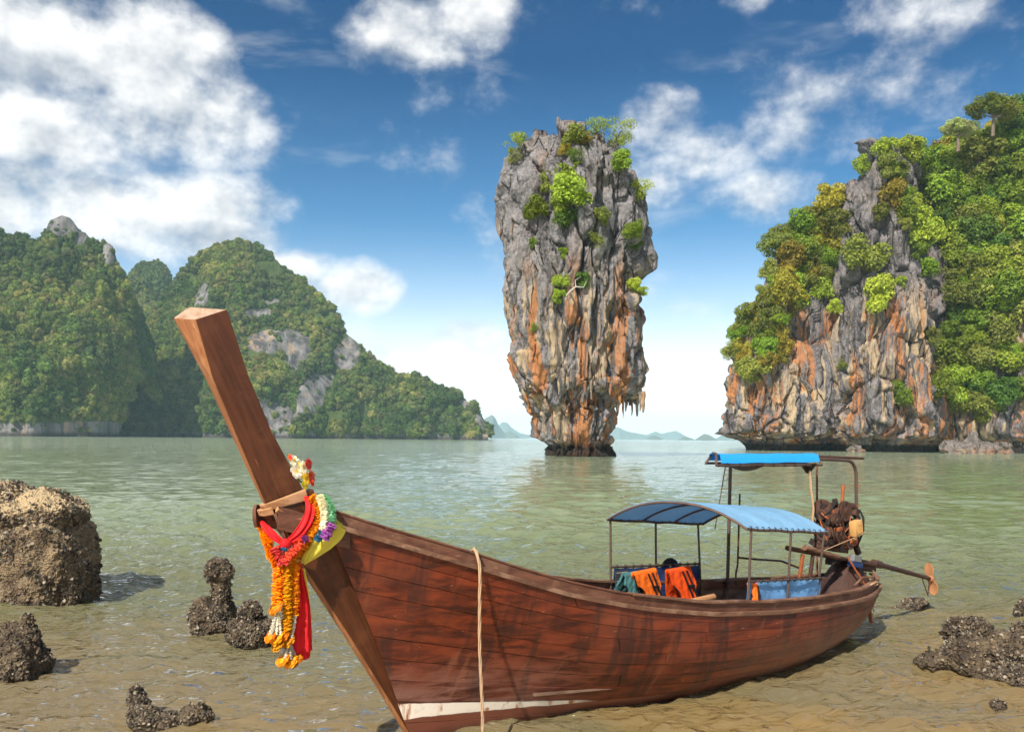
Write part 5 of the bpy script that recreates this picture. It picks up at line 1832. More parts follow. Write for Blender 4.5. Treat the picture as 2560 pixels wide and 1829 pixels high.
# tilted carrying frame and pivot
bpart(MB().tube([bp(1967, 1369, .16), bp(2188, 1412, .16)], .034, 8), 'frame_rail', M['rust'], eng, True)
bpart(MB().tube([bp(1967, 1369, -.12), bp(2188, 1412, -.12)], .034, 8), 'frame_rail', M['rust'], eng, True)
bpart(MB().tube([bp(2012, 1368, .22), bp(2094, 1392, .22)], [.042, .036], 10), 'frame_pipe', M['rail'], eng, True)
ebox((-.58, 0, -.14), (1.1, .18, .10), 'frame_beam', M['rust2'])
ebox((-.90, .05, -.10), (.52, .14, .15), 'shaft_housing', M['rust'])
ebox((-.30, .24, -.04), (.22, .10, .10), 'bracket', M['greypart'])
ebox((-.32, .24, -.13), (.32, .08, .09), 'blue_rag', M['tarp4'], eng, .02)
bpart(MB().tube([(.24, 0, .70), (.24, 0, 1.16)], .05, 10), 'pivot_post', M['rust2'], eng, True)
for u, lo_ in ((1.05, .35), (.78, .33)):
    bpart(MB().tube([(u, -.22, lo_), (u - .06, -.12, 1.32)], .030, 8), 'prop_stand', M['rust3'] if u > 1 else M['rust'], eng, True)
bpart(MB().tube([(.42, .26, 1.28), (.20, .45, .82), (.08, .52, .72)], .014, 6), 'tie_rod', M['rust3'], eng, True)
# shaft, propeller
sa, sb = Vector((-.70, .04, 1.075)), Vector((-2.56, .02, .66))
bpart(MB().tube([sa, sa.lerp(sb, .12), sa.lerp(sb, .13), sb], [.062, .06, .044, .034], 12), 'drive_shaft', M['rust'], eng, True)
ax = (sb - sa).normalized()
prop = bpart(MB().disc(sb, ax, .06, .14, 14, ((0, .7), (.2, 1), (.7, .9), (1, .3))), 'propeller', M['prop'], eng, True)
side_v = ax.cross(Vector((0, 0, 1))).normalized()
upv = side_v.cross(ax).normalized()
for sgn, tw in ((1, .2), (-1, .2)):
    P = []
    root_d = (upv * math.cos(.35) - side_v * math.sin(.35) * 1.0) * sgn
    chord0 = root_d.cross(ax).normalized()
    for i in range(9):
        q = i / 8
        rad = .03 + .25 * q
        wd = .105 * math.sin(math.pi * min(1, q * .86 + .12)) ** .6
        ang = tw + .5 * (1 - q)
        chord = chord0 * math.cos(ang) + ax * math.sin(ang) * sgn
        c = sb + ax * .07 + root_d * rad
        P.append([c + chord * (wd * e) + ax * (.012 * (1 - e * e)) for e in (-1, -.5, 0, .5, 1)])
    bpart(MB().sheet(P, .010), 'blade', M['prop'], prop, True)
tip = bp(2320, 1488, .02)
bpart(MB().tube([sa.lerp(sb, .85), tip], .009, 6), 'skeg_rod', M['rust'], eng, True)
bpart(MB().tube([sb, tip], .009, 6), 'skeg_rod', M['rust'], eng, True)
# tiller
bpart(MB().tube([bp(2108, 1212, .12), bp(2105, 1262, .14), bp(2112, 1300, .16)], [.026, .026, .02], 8), 'tiller', M['rust3'], eng, True)
# brown cover bundled under the engine
P = []
for i in range(11):
    t = i / 10
    row = []
    for j in range(17):
        a = 2 * math.pi * j / 16
        r = .12 + .30 * t ** .8 + .035 * math.sin(a * 5 + t * 3) * t + .02 * math.sin(a * 9)
        row.append((.06 + r * 1.25 * math.cos(a), .02 + r * .95 * math.sin(a), 1.16 - .56 * t + .05 * math.sin(a * 3) * t))
    P.append(row)
hood = bpart(MB().sheet(P, .012), 'engine_cover', M['hood'], eng, True)
bpart(MB().tube([(.40, .36, .86), (.28, .42, .98), (.10, .43, .97), (-.1, .40, .96), (-.24, .30, 1.02)], .016, 6), 'cover_hem', M['rail'], eng, True)

jug = boat_thing('plastic_jug', ep(-.08, .34, .40), 'yellowed square plastic jug tied to the side of the engine', 'jug')
JR = ER @ Matrix.Rotation(.35, 4, 'Y')
jb = bpart(MB().box(ep(-.08, .33, .40), (.20, .13, .24), JR), 'jug_body', M['jug'], jug, True, .04)
for q in (-.055, 0, .055):
    bpart(MB().box(ep(-.08, .398, .40) + (JR @ Vector((q, 0, 0))), (.010, .010, .13), JR), 'moulded_rib', M['jug'], jb, False, .003)
for q in (-.06, .06):
    bpart(MB().box(ep(-.08, .398, .40) + (JR @ Vector((0, 0, q))), (.13, .010, .010), JR), 'moulded_rib', M['jug'], jb, False, .003)
bpart(MB().disc(ep(-.08, .33, .40) + (JR @ Vector((.05, 0, -.12))), JR @ Vector((0, 0, -1)), .028, .04, 12), 'cap', M['jug'], jug, True)
bpart(MB().tube([ep(-.19, .41, .36), ep(-.08, .412, .30), ep(.05, .41, .34)], .006, 5), 'cord', M['rope'], jug, True)
tp = [ep(-.10, .36, .28), bp(2060, 1375, .26)]
bpart(MB().tube(tp, .006, 5), 'cord', M['rope'], jug, True)


# ---- ropes
def rope(pts, r, name, label, n=8, twist=True, sub=6):
    pts = [Vector(p) for p in pts]
    base = pts[0].copy()
    t = boat_thing(name, base, label, 'rope')
    dense = []
    for i in range(len(pts) - 1):
        p0, p1, p2, p3 = pts[max(i - 1, 0)], pts[i], pts[i + 1], pts[min(i + 2, len(pts) - 1)]
        for k in range(sub):
            q = k / sub
            dense.append(.5 * ((2 * p1) + (p2 - p0) * q + (2 * p0 - 5 * p1 + 4 * p2 - p3) * q * q + (3 * p1 - p0 - 3 * p2 + p3) * q ** 3))
    dense.append(pts[-1])
    # three twisted strands
    for s in range(3):
        st = []
        L = 0
        for i, p in enumerate(dense):
            if i:
                L += (p - dense[i - 1]).length
            d = (dense[min(i + 1, len(dense) - 1)] - dense[max(i - 1, 0)]).normalized()
            a = d.orthogonal().normalized()
            b = d.cross(a)
            th = L / (r * 5.5) + s * 2.094
            st.append(p + (a * math.cos(th) + b * math.sin(th)) * r * .5)
        bpart(MB().tube(st, r * .56, 5), 'strand', M['rope'], t, True)
    return t


u0 = 7.49
w0 = w_f(u0)
rp = [(u0 - .03, w0 - .25, zs_f(u0) - .05), (u0, w0 - .06, zs_f(u0) + .145), (u0 + .005, w0 + .02, zs_f(u0) + .13), (u0 + .01, w0 + .085, zs_f(u0) - .03), (u0 + .012, w0 + .09, zs_f(u0) - .35), (u0 + .0, w0 + .085, .95), (u0 - .03, w0 + .09, .45), (u0 - .045, w0 + .09, 0), (u0 - .05, w0 + .09, -.25)]
rope(rp, .016, 'mooring_rope', 'tan rope hanging over the bow gunwale down to the water', sub=26)
rope([(1.05, .02, 2.58), (1.03, .03, 2.3), (1.0, .05, 2.05), (1.0, .04, 1.75), (.98, .03, 1.62)], .018, 'hanging_rope', 'frayed rope bundle hanging beside the engine', sub=14)
rope([(-.10, .30, .82), (-.36, .18, .88), (-.55, .05, .86), (-.68, .02, .66), (-.72, .02, .42), (-.70, .06, .3)], .010, 'stern_rope', 'thin rope looped over the tip of the stern', sub=10)
rope([(.45, .55, .84), (.30, .62, .93), (.10, .58, .91), (.0, .50, .86), (.2, .42, .83)], .012, 'rope_coil', 'short loop of rope lying on the stern quarter', sub=10)


# ---- life jackets
def vest(name, quad, mat, label, depth=.10, back=True, holes=True, v_off=0.0):
    """front panel hangs from a fold; quad: top-left, top-right, bottom-right, bottom-left in boat coordinates"""
    tl, tr, br, bl = [Vector(q) for q in quad]
    base = (bl + br) / 2
    t = boat_thing(name, base, label, 'life jacket')

    def q(a, b):
        return tl.lerp(tr, a).lerp(bl.lerp(br, a), b)
    nrm = (tr - tl).cross(bl - tl).normalized()
    if nrm.y < 0:
        nrm = -nrm

    def sheet(nu, nv, off, lean, hole):
        P = []
        for i in range(nu + 1):
            a = i / nu
            row = []
            for j in range(nv + 1):
                b = j / nv
                aa = a
                if hole:
                    cut = max(0, 1 - ((b - .62) / .26) ** 2)
                    lo_, hi_ = (0.17 * cut if hole & 1 else 0), (1 - .17 * cut if hole & 2 else 1)
                    aa = lo_ + (hi_ - lo_) * a
                p = q(aa, b) + nrm * (off + lean * b + .022 * math.sin(a * math.pi) + .007 * math.sin(a * 23 + b * 9))
                row.append(p)
            P.append(row)
        return MB().sheet(P, .035)
    bpart(sheet(16, 16, .03, .04, 3), 'front_panel', mat, t, True, 0)
    if back:
        bpart(sheet(12, 12, -.03, -.16, 0), 'back_panel', mat, t, True, 0)
    # rounded shoulder fold
    fold = []
    for k in range(7):
        a = math.pi * k / 6
        fold.append((.03 * math.cos(a), .03 * math.sin(a)))
    bpart(MB().sheet([[q(i / 10, 0) + nrm * f[0] + Vector((0, 0, f[1])) for f in fold] for i in range(11)], .03), 'shoulder', mat, t, True)
    # black webbing: two uprights and a buckle strap
    for a0, a1 in ((.50, .62), (.70, .80)):
        bpart(MB().sheet([[q(a0 + (a1 - a0) * b + e, b) + nrm * (.058 + .04 * b + .022) for e in (-.04, .04)] for b in np.linspace(0, 1, 12)], .006), 'webbing', M['black'], t, True)
    bpart(MB().sheet([[q(a, .38 + e) + nrm * (.086 + .016) for e in (-.035, .035)] for a in np.linspace(.48, .80, 6)], .008), 'buckle_strap', M['black'], t, True)
    # dark armhole binding
    for s_, sg in ((0, 1), (1, -1)):
        pts = []
        for b in np.linspace(.36, .88, 12):
            cut = max(0, 1 - ((b - .62) / .26) ** 2)
            pts.append(q(s_ + sg * .17 * cut, b) + nrm * (.035 + .04 * b))
        bpart(MB().tube(pts, .012, 6), 'binding', M['black'], t, True)
    return t


vv = -.62
vest('life_jacket', [bp(1583, 1437, vv), bp(1636, 1426, vv), bp(1660, 1520, vv), bp(1606, 1514, vv)], M['orange'], 'orange life jacket draped beside the teal one')
vv = -.58
vest('life_jacket', [bp(1668, 1430, vv), bp(1722, 1421, vv), bp(1752, 1520, vv), bp(1694, 1524, vv)], M['orange2'], 'red-orange life jacket at the aft end of the rail')
vv = -.72
vest('life_jacket', [bp(1558, 1440, vv), bp(1592, 1434, vv), bp(1612, 1520, vv), bp(1552, 1500, vv)], M['teal'], 'teal life jacket tucked behind the orange one')
vv = .80
vest('life_jacket', [bp(1874, 1462, vv), bp(1886, 1460, vv), bp(1890, 1530, vv), bp(1866, 1520, vv)], M['orange'], 'sliver of an orange life jacket behind the blue near panel', back=False)

log = boat_thing('wooden_pole', bp(1780, 1496, -.2), 'short pale round wooden pole lying across inside the boat', 'pole')
bpart(MB().tube([bp(1710, 1508, -.2), bp(1784, 1491, -.2)], .045, 12), 'shaft', M['pale'], log, True)
tyre = boat_thing('tyre_fender', bp(1675, 1410, -.98), 'black rubber tyre fender showing above the far panel rail', 'tyre')
tc = bp(1675, 1422, -.99)
ring = [tc + Vector((math.cos(a) * .11, 0, math.sin(a) * .11)) for a in np.linspace(0, 6.283, 25)]
bpart(MB().tube(ring, .055, 10, False), 'tread', M['rubber'], tyre, True)


# ---- sashes, garlands and flowers on the prow
def ribbon(centre, width, name, mat, parent, thick=.006, folds=3, amp=.012, nrm=(0, 1, 0)):
    c = [Vector(p) for p in centre]
    dense = []
    ws = []
    for i in range(len(c) - 1):
        p0, p1, p2, p3 = c[max(i - 1, 0)], c[i], c[i + 1], c[min(i + 2, len(c) - 1)]
        for k in range(6):
            q = k / 6
            dense.append(.5 * ((2 * p1) + (p2 - p0) * q + (2 * p0 - 5 * p1 + 4 * p2 - p3) * q * q + (3 * p1 - p0 - 3 * p2 + p3) * q ** 3))
            ws.append(width[i] + (width[i + 1] - width[i]) * q)
    dense.append(c[-1])
    ws.append(width[-1])
    nv = Vector(nrm)
    P = []
    for i, p in enumerate(dense):
        d = (dense[min(i + 1, len(dense) - 1)] - dense[max(i - 1, 0)]).normalized()
        s = d.cross(nv).normalized()
        row = []
        for j in range(15):
            e = j / 7 - 1
            row.append(p + s * (e * ws[i]) + nv * (amp * math.cos(e * folds * 3.1 + i * .12) + .018 * (1 - e * e)))
        P.append(row)
    return bpart(MB().sheet(P, thick), name, mat, parent, True)


knot = bp(710, 1358, .17)
red = boat_thing('red_sash', knot, 'bright red cloth sash knotted round the prow, its tail hanging', 'sash')
ribbon([bp(776, 1238, .15), bp(782, 1268, .19), bp(774, 1300, .20), bp(750, 1335, .20), bp(716, 1357, .19)], [.055, .065, .07, .065, .025], 'sash_band', M['red'], red)
ribbon([bp(652, 1298, -.14), bp(664, 1315, .0), bp(684, 1338, .12), bp(706, 1356, .18)], [.02, .035, .035, .02], 'sash_band', M['red'], red)
kb = MB()
bm_ = bmesh.new()
bmesh.ops.create_icosphere(bm_, subdivisions=3, radius=1.0)
kv = []
for v in bm_.verts:
    p = v.co
    r = 1 + .16 * math.sin(9 * math.atan2(p.z, p.x)) * (1 - p.y * p.y)
    kv.append(knot + Vector((p.x * .055 * r, .03 + p.y * .05, p.z * .045 * r)))
kb.add(kv, [[q.index for q in f.verts] for f in bm_.faces])
bm_.free()
bpart(kb, 'knot', M['red'], red, True)
ribbon([bp(746, 1405, .13), bp(752, 1450, .13), bp(759, 1518, .14), bp(757, 1580, .14), bp(755, 1628, .14)], [.012, .03, .062, .092, .105], 'sash_tail', M['red'], red, folds=2, amp=.018)
ribbon([bp(756, 1560, .12), bp(757, 1610, .12), bp(757, 1647, .12)], [.05, .07, .068], 'sash_tail', M['red'], red, folds=2, amp=.015)

yel = boat_thing('yellow_sash', bp(790, 1380, .2), 'pale yellow cloth wrapped round the bow under the garlands', 'sash')
ribbon([bp(846, 1312, .31), bp(832, 1330, .29), bp(806, 1356, .25), bp(780, 1384, .20), bp(757, 1408, .13)], [.085, .105, .10, .065, .02], 'sash_wrap', M['yellow'], yel, folds=2, amp=.010)
ribbon([bp(846, 1312, .31), bp(838, 1296, .20), bp(826, 1288, .0)], [.06, .05, .04], 'sash_wrap', M['yellow'], yel, folds=2, amp=.008)
ribbon([bp(758, 1420, .11), bp(766, 1470, .10), bp(770, 1530, .10)], [.012, .016, .02], 'sash_tail', M['yellow'], yel, folds=1, amp=.006)


def garland(path, r, mat, name, parent, dens=1.0, petal=.026, rad2=None):
    """a thread packed with ruffled petals"""
    pts = [Vector(p) for p in path]
    rr = np.random.RandomState(int(abs(pts[0].x * 1000 + pts[-1].z * 777)) % 9999)
    L = sum((b - a).length for a, b in zip(pts[:-1], pts[1:]))
    r *= 1.14
    n = int(L / .011 * 19 * dens)
    cum = np.cumsum([0] + [(b - a).length for a, b in zip(pts[:-1], pts[1:])])
    V, F = [], []
    for k in range(n):
        s = rr.rand() * L
        i = min(np.searchsorted(cum, s, side='right') - 1, len(pts) - 2)
        q = (s - cum[i]) / max(cum[i + 1] - cum[i], 1e-6)
        p = pts[i].lerp(pts[i + 1], q)
        d = (pts[i + 1] - pts[i]).normalized()
        a = d.orthogonal().normalized()
        b = d.cross(a)
        th = rr.rand() * 6.283
        out = a * math.cos(th) + b * math.sin(th)
        tan = d.cross(out)
        rad = r * (.62 + .45 * rr.rand()) * (1 + .06 * math.sin(s / r * 2.2))
        c = p + out * rad
        w = petal * (.55 + .6 * rr.rand())
        tilt_ = rr.normal() * .5
        lf = (d * math.cos(tilt_) * .45 + out * .8).normalized()
        b0 = len(V)
        V += [c - tan * w * .35 - lf * w * .5, c + tan * w * .35 - lf * w * .5, c + tan * w * .62 + lf * w * .35 + d * w * .15 * rr.normal(), c + lf * w * .62, c - tan * w * .62 + lf * w * .35 + d * w * .15 * rr.normal()]
        F.append((b0, b0 + 1, b0 + 2, b0 + 3, b0 + 4))
    mb = MB()
    mb.add(V, F)
    base = Vector(parent['_b'])
    me = bpy.data.meshes.new(name)
    me.from_pydata([tuple(Vector(v) - base) for v in mb.v], [], mb.f)
    ob = link(name, me, mat, parent)
    bpart(MB().tube(pts, r * .6, 7), 'thread', mat, parent, True)
    return ob


def blossom(c, nrm, r, mat, parent, name='blossom', centre=None, layers=3, seed=1):
    c = Vector(c)
    nrm = Vector(nrm).normalized()
    a = nrm.orthogonal().normalized()
    b = nrm.cross(a)
    rr = random.Random(seed)
    mb = MB()
    for l in range(layers):
        k = 9 - 2 * l
        for i in range(k):
            th = 6.283 * (i + .5 * l) / k + rr.uniform(-.15, .15)
            o = a * math.cos(th) + b * math.sin(th)
            tn = nrm.cross(o)
            R1 = r * (1 - .24 * l)
            lift = (.18 + .30 * l)
            p0 = c + nrm * (.01 * l)
            p1 = c + o * R1 * .55 + nrm * R1 * lift * .7
            p2 = c + o * R1 + nrm * R1 * (lift + rr.uniform(-.12, .12))
            wd = R1 * .42
            mb.add([p0, p1 + tn * wd, p2 + tn * wd * .55, p2 + o * R1 * .06 + nrm * .004, p2 - tn * wd * .55, p1 - tn * wd], [(0, 1, 2, 3, 4, 5)])
    base = Vector(parent['_b'])
    me = bpy.data.meshes.new(name)
    me.from_pydata([tuple(Vector(v) - base) for v in mb.v], [], mb.f)
    return link(name, me, mat, parent)


gm = boat_thing('marigold_garland', bp(717, 1410, .16), 'long orange marigold garland looped round the prow and hanging in three strands', 'garland')
garland([bp(779, 1238, .18), bp(792, 1256, .20), bp(799, 1280, .22), bp(800, 1302, .23), bp(786, 1328, .23), bp(762, 1362, .22), bp(735, 1392, .20), bp(720, 1412, .18)], .036, M['marigold'], 'loop', gm)
garland([bp(652, 1306, -.16), bp(662, 1330, -.08), bp(670, 1358, .0), bp(681, 1390, .08), bp(694, 1412, .14)], .033, M['marigold'], 'loop', gm)
garland([bp(697, 1412, .15), bp(694, 1460, .15), bp(693, 1508, .15)], .040, M['marigold'], 'strand', gm)
garland([bp(718, 1408, .18), bp(717, 1480, .18), bp(718, 1540, .18), bp(716, 1582, .18)], .038, M['marigold'], 'strand', gm)
garland([bp(737, 1404, .17), bp(736, 1470, .17), bp(735, 1536, .17)], .034, M['marigold'], 'strand', gm)
for (x, y, r) in ((689, 1518, .055), (676, 1588, .045), (692, 1592, .055), (706, 1588, .045), (694, 1610, .05), (719, 1601, .05), (706, 1647, .05), (726, 1652, .05), (739, 1651, .045)):
    garland([bp(x - 3, y - 3, .17), bp(x + 3, y + 2, .17)], r, M['marigold'], 'pompom', gm, 4.0, .03)
wt = boat_thing('white_tassel', bp(693, 1560, .17), 'white flower-bud tassels at the ends of the hanging marigold strands', 'tassel')
for (x0, y0, x1, y1, n) in ((694, 1532, 690, 1586, 9), (722, 1610, 722, 1646, 7), (735, 1538, 726, 1594, 2)):
    for k in range(n):
        e = (k / max(n - 1, 1) - .5)
        a, b = bp(x0 + e * 8, y0, .17 + .03 * math.sin(k * 2.1)), bp(x1 + e * (30 if n > 2 else 6), y1, .17 + .05 * math.sin(k * 2.1))
        garland([a, a.lerp(b, .5), b], .009, M['whitefl'], 'bud_string', wt, .5, .016)
gc = boat_thing('coral_garland', bp(705, 1395, .19), 'coral pink garland forming a V below the red knot', 'garland')
garland([bp(688, 1366, .16), bp(694, 1382, .18), bp(705, 1398, .20), bp(708, 1408, .20)], .042, M['coral'], 'loop', gc)
garland([bp(756, 1352, .23), bp(738, 1372, .23), bp(722, 1388, .22), bp(708, 1404, .21)], .036, M['coral'], 'loop', gc)
gw = boat_thing('white_garland', bp(810, 1300, .2), 'white flower garland beside the orange one on the prow', 'garland')
garland([bp(796, 1240, .22), bp(806, 1256, .28), bp(812, 1278, .32), bp(811, 1300, .34), bp(808, 1322, .34)], .026, M['whitefl'], 'loop', gw)
gt = boat_thing('mint_garland', bp(824, 1280, .15), 'mint green garland at the back of the prow', 'garland')
garland([bp(808, 1244, .20), bp(820, 1262, .28), bp(828, 1280, .33), bp(827, 1305, .36)], .034, M['mint'], 'loop', gt)
gp = boat_thing('purple_garland', bp(820, 1325, .22), 'purple flowers above the yellow sash', 'garland')
garland([bp(828, 1308, .37), bp(820, 1326, .37), bp(808, 1344, .35)], .036, M['purple'], 'cluster', gp, 1, .034)
garland([bp(657, 1318, -.14), bp(664, 1334, -.08)], .026, M['purple'], 'cluster', gp, 1, .03)
garland([bp(770, 1342, .24), bp(756, 1350, .24)], .02, M['purple'], 'cluster', gp, 1, .03)
gb = boat_thing('blue_garland', bp(803, 1335, .24), 'dark blue flowers between the orange and purple ones', 'garland')
garland([bp(806, 1328, .34), bp(798, 1342, .33), bp(794, 1350, .32)], .026, M['bluefl'], 'cluster', gb)
garland([bp(702, 1370, .19), bp(716, 1370, .20), bp(728, 1364, .21)], .026, M['bluefl'], 'cluster', gb)
fb = boat_thing('flower_bunch', bp(750, 1180, .03), 'bunch of white, yellow and coral flowers behind the stem post', 'flowers')
for k, (x, y, r, mt, nx) in enumerate(((734, 1152, .05, 'whitefl', .2), (724, 1143, .03, 'coral', 0), (739, 1178, .068, 'whitefl', .1), (756, 1168, .06, 'whitefl', -.2), (751, 1180, .05, 'whitefl', 0), (763, 1196, .062, 'lemon', -.1), (760, 1212, .045, 'lemon', -.1), (769, 1160, .055, 'coral', -.3),
                                        (776, 1190, .055, 'coral', -.3), (778, 1204, .045, 'coral', -.4), (746, 1160, .04, 'whitefl', 0))):
    c = bp(x, y, .06 + .012 * (k % 4))
    blossom(c, (-.45 + nx, 1, .25), r, M[mt], fb, seed=k)
    blossom(c + Vector((0, .012, .004)), (-.45 + nx, 1, .25), r * .34, M['lemon' if mt == 'whitefl' else mt], fb, 'flower_centre', seed=k + 50)
    bpart(MB().tube([c, bp(728 + k * 2.4, 1150 + k * 6, .02) - Vector((-.02, 0, 0))], .005, 5), 'stalk', M['lemon'] if k % 3 else LEAF['green'], fb, True)

# ------------------------------------------------------------------ oyster-crusted rocks standing in the shallows
def mat_oyster(name, c1=(0.085, 0.054, 0.030), c2=(0.29, 0.205, 0.115), top=None):
    m, t = material(name)
    p = t.coord('Object')
    z = t.sep(p)[2]
    n = t.noise(p, 3.0, 8.0, 0.72)
    vv_ = t.voro(p, 22.0)
    c = t.mix(t.step(n, 0.35, 0.68), c1, c2)
    c = t.mix(t.m('MULTIPLY', t.step(vv_, 0.25, 0.7, 0.75, 0.0), t.step(t.noise(p, 2.1, 3.0), 0.42, 0.6)), c, (0.030, 0.024, 0.020))
    sp = t.step(t.noise(p, 34.0, 3.0, 0.6), 0.60, 0.72, 0.0, 0.8)
    c = t.mix(sp, c, (0.36, 0.28, 0.18))
    if top:
        up = t.sep(t.n('ShaderNodeNewGeometry').outputs['Normal'])[2]
        k = t.m('MULTIPLY', t.step(t.m('ADD', up, t.m('MULTIPLY', t.m('SUBTRACT', n, 0.5), 1.2)), 0.25, 0.62), t.step(z, 1.15, 1.5))
        c = t.mix(t.m('MULTIPLY', k, 0.85), c, top)
    wet = t.step(t.m('ADD', z, t.m('MULTIPLY', n, 0.15)), 0.26, 0.10)
    c = t.mix(t.m('MULTIPLY', wet, 0.6), c, (0.05, 0.036, 0.022))
    hgt = t.m('ADD', t.m('MULTIPLY', n, 0.8), t.m('MULTIPLY', t.voro(p, 30.0), 0.7))
    finish(t, c, t.m('SUBTRACT', 0.85, t.m('MULTIPLY', wet, 0.35)), t.bump(hgt, 1.0, 0.05), 0.35)
    return m


M_OY = mat_oyster('oyster_rock', (0.045, 0.030, 0.018), (0.165, 0.118, 0.070))
M_OYT = mat_oyster('oyster_rock_sandy_top', top=(0.50, 0.37, 0.21))
M_SHELL = [mat_plain('pale_shell', (0.27, 0.225, 0.165), 0.7, 0.3, 0, 0.3, 30), mat_plain('dark_shell', (0.050, 0.042, 0.036), 0.7, 0.3, 0, 0.4, 30), mat_plain('brown_shell', (0.17, 0.125, 0.08), 0.7, 0.3, 0, 0.4, 30)]


def crusted_rock(blobs, name, label, cell=0.022, mat=None, shells=1600, shell=.03, seed=1, rough=1.0, shell_z=(-1, 99), cells_amp=1.0):
    """blobs: (centre, radii, power) in local metres; surface grown round them"""
    loc = Vector(blobs['loc'])
    parts = blobs['parts']
    Vs, Fs, off = [], [], 0
    for k, (c, rad, pw) in enumerate(parts):
        size = max(rad)
        n = int(max(20, min(150, 2.2 * size / cell)))
        # cube-sphere grid
        for ax_ in range(3):
            for sg in (-1, 1):
                g = np.linspace(-1, 1, n)
                A, B = np.meshgrid(g, g)
                A, B = np.tan(A * math.pi / 4), np.tan(B * math.pi / 4)
                P = np.zeros((n * n, 3))
                P[:, ax_] = sg
                P[:, (ax_ + 1) % 3] = A.ravel() * sg
                P[:, (ax_ + 2) % 3] = B.ravel()
                P /= (np.abs(P) ** pw).sum(1)[:, None] ** (1 / pw)
                W = P * np.array(rad) + np.array(c)
                nr = P / np.array(rad)
                nr /= np.linalg.norm(nr, axis=1)[:, None]
                Q = W + seed * 3.7
                d = fbm(Q * 1.9 / max(size, .4), 4, seed) * .36 * size * rough
                d += fbm(Q * 5.0, 4, seed + 2) * .065 * rough
                f1, f2, ci = cells(Q * 9.0, seed + 4)
                d += ((ci - .5) * .034 + (.5 - f1) * .016) * cells_amp
                h1, h2, hi_ = cells(Q * 21.0, seed + 6)
                d += ((hi_ - .5) * .018 + (.5 - h1) * .012) * cells_amp
                W = W + nr * d[:, None]
                Vs.append(W)
                F = grid_faces(n, n)
                Fs.append(F + off)
                off += n * n
    V, F = np.concatenate(Vs), np.concatenate(Fs)
    me = mesh_np(name, V, F)
    o = link(name, me, mat or M_OY)
    o.location = loc
    tag(o, label, 'rock')
    # shells growing on it
    rr = np.random.RandomState(seed)
    A, B, C = V[F[:, 0]], V[F[:, 1]], V[F[:, 3]]
    nn = np.cross(B - A, C - A)
    area = np.linalg.norm(nn, axis=1)
    ok = (A[:, 2] + loc.z > max(.02, shell_z[0])) & (A[:, 2] + loc.z < shell_z[1]) & (area > 0)
    pr = np.where(ok, area, 0) * np.clip(fbm(A * 2.2 + seed, 3, seed + 8) * 3 + .55, .06, 1.6)
    if pr.sum() > 0 and shells:
        for mi in range(3):
            k = int(shells * (.2, .42, .38)[mi])
            fi = rr.choice(len(F), k, p=pr / pr.sum())
            nv = nn[fi] / area[fi][:, None]
            cen = np.array([c for c, _, _ in parts]).mean(0)
            c0 = A[fi] + (B - A)[fi] * rr.rand(k, 1) + (C - A)[fi] * rr.rand(k, 1)
            out = c0 - cen
            nv = np.where(((nv * out).sum(1) < 0)[:, None], -nv, nv)
            tv = np.cross(nv, rr.normal(size=(k, 3)))
            tv /= np.linalg.norm(tv, axis=1)[:, None]
            lean = nv * .7 + tv * .6 + rr.normal(size=(k, 3)) * .2
            lean /= np.linalg.norm(lean, axis=1)[:, None]
            sd = np.cross(lean, nv)
            sd /= np.maximum(np.linalg.norm(sd, axis=1)[:, None], 1e-6)
            s = shell * (.5 + rr.rand(k, 1))
            base = c0 - nv * s * .2
            th = np.cross(sd, lean) * s * .12
            q = [base - sd * s * .3, base + sd * s * .3, base + lean * s * .7 + sd * s * .45, base + lean * s * 1.1, base + lean * s * .7 - sd * s * .45]
            vs = np.stack(q + [a + th for a in q], 1).reshape(-1, 3)
            b0 = np.arange(k)[:, None] * 10
            f3 = []
            for tri in ((0, 1, 2), (0, 2, 4), (2, 3, 4), (5, 7, 6), (5, 9, 7), (7, 9, 8), (2, 7, 8), (2, 8, 3), (3, 8, 9), (3, 9, 4)):
                f3.append(b0 + np.array(tri)[None, :])
            fs = np.stack(f3, 1).reshape(-1, 3)
            sh = link('oyster_shells', mesh_np('oyster_shells', vs, fs, False), M_SHELL[mi], o)
            sh['kind'] = 'stuff'
    return o


def wpt(px, py):
    d = px_ray(px, py)
    t = -CAM_H / d.z
    return Vector((d.x * t, t, 0))


# big block at the left edge: overhanging crust on top, flat front
c = wpt(60, 1520)
crusted_rock({'loc': (c.x - .75, c.y + 1.0, 0), 'parts': [((-.2, 0, .50), (1.50, 1.0, 1.0), 4.5), ((-.12, .05, 1.50), (1.36, 1.0, .36), 2.8), ((-.85, .2, 1.72), (1.1, .8, .40), 2.2), ((.62, .0, 1.42), (.62, .7, .34), 2.3), ((1.15, -.05, .30), (.30, .62, .75), 3.0)]},
             'barnacled_rock', 'big square-topped rock with a sandy crust at the left edge', .028, M_OYT, 9000, .05, 3, .42)
c = wpt(20, 1700)
crusted_rock({'loc': (c.x - .05, c.y + .25, 0), 'parts': [((-.12, 0, .12), (.52, .40, .40), 2.4), ((.12, .05, .50), (.13, .13, .24), 2.0), ((-.22, .1, .42), (.22, .2, .2), 2.0)]},
             'barnacled_rock', 'spiked brown rock below the big block at the left edge', .016, None, 2400, .028, 5, .9)
c = wpt(535, 1580)
crusted_rock({'loc': (c.x, c.y, 0), 'parts': [((-.02, 0, .18), (.32, .30, .36), 2.2), ((.08, 0, .56), (.145, .15, .34), 2.2), ((.07, 0, .92), (.21, .19, .17), 2.2), ((-.04, .02, .88), (.13, .13, .12), 2.0)]},
             'mushroom_rock', 'mushroom-shaped crusted rock with a dark round head in the shallows', .015, None, 3200, .030, 7, .8)
c = wpt(628, 1605)
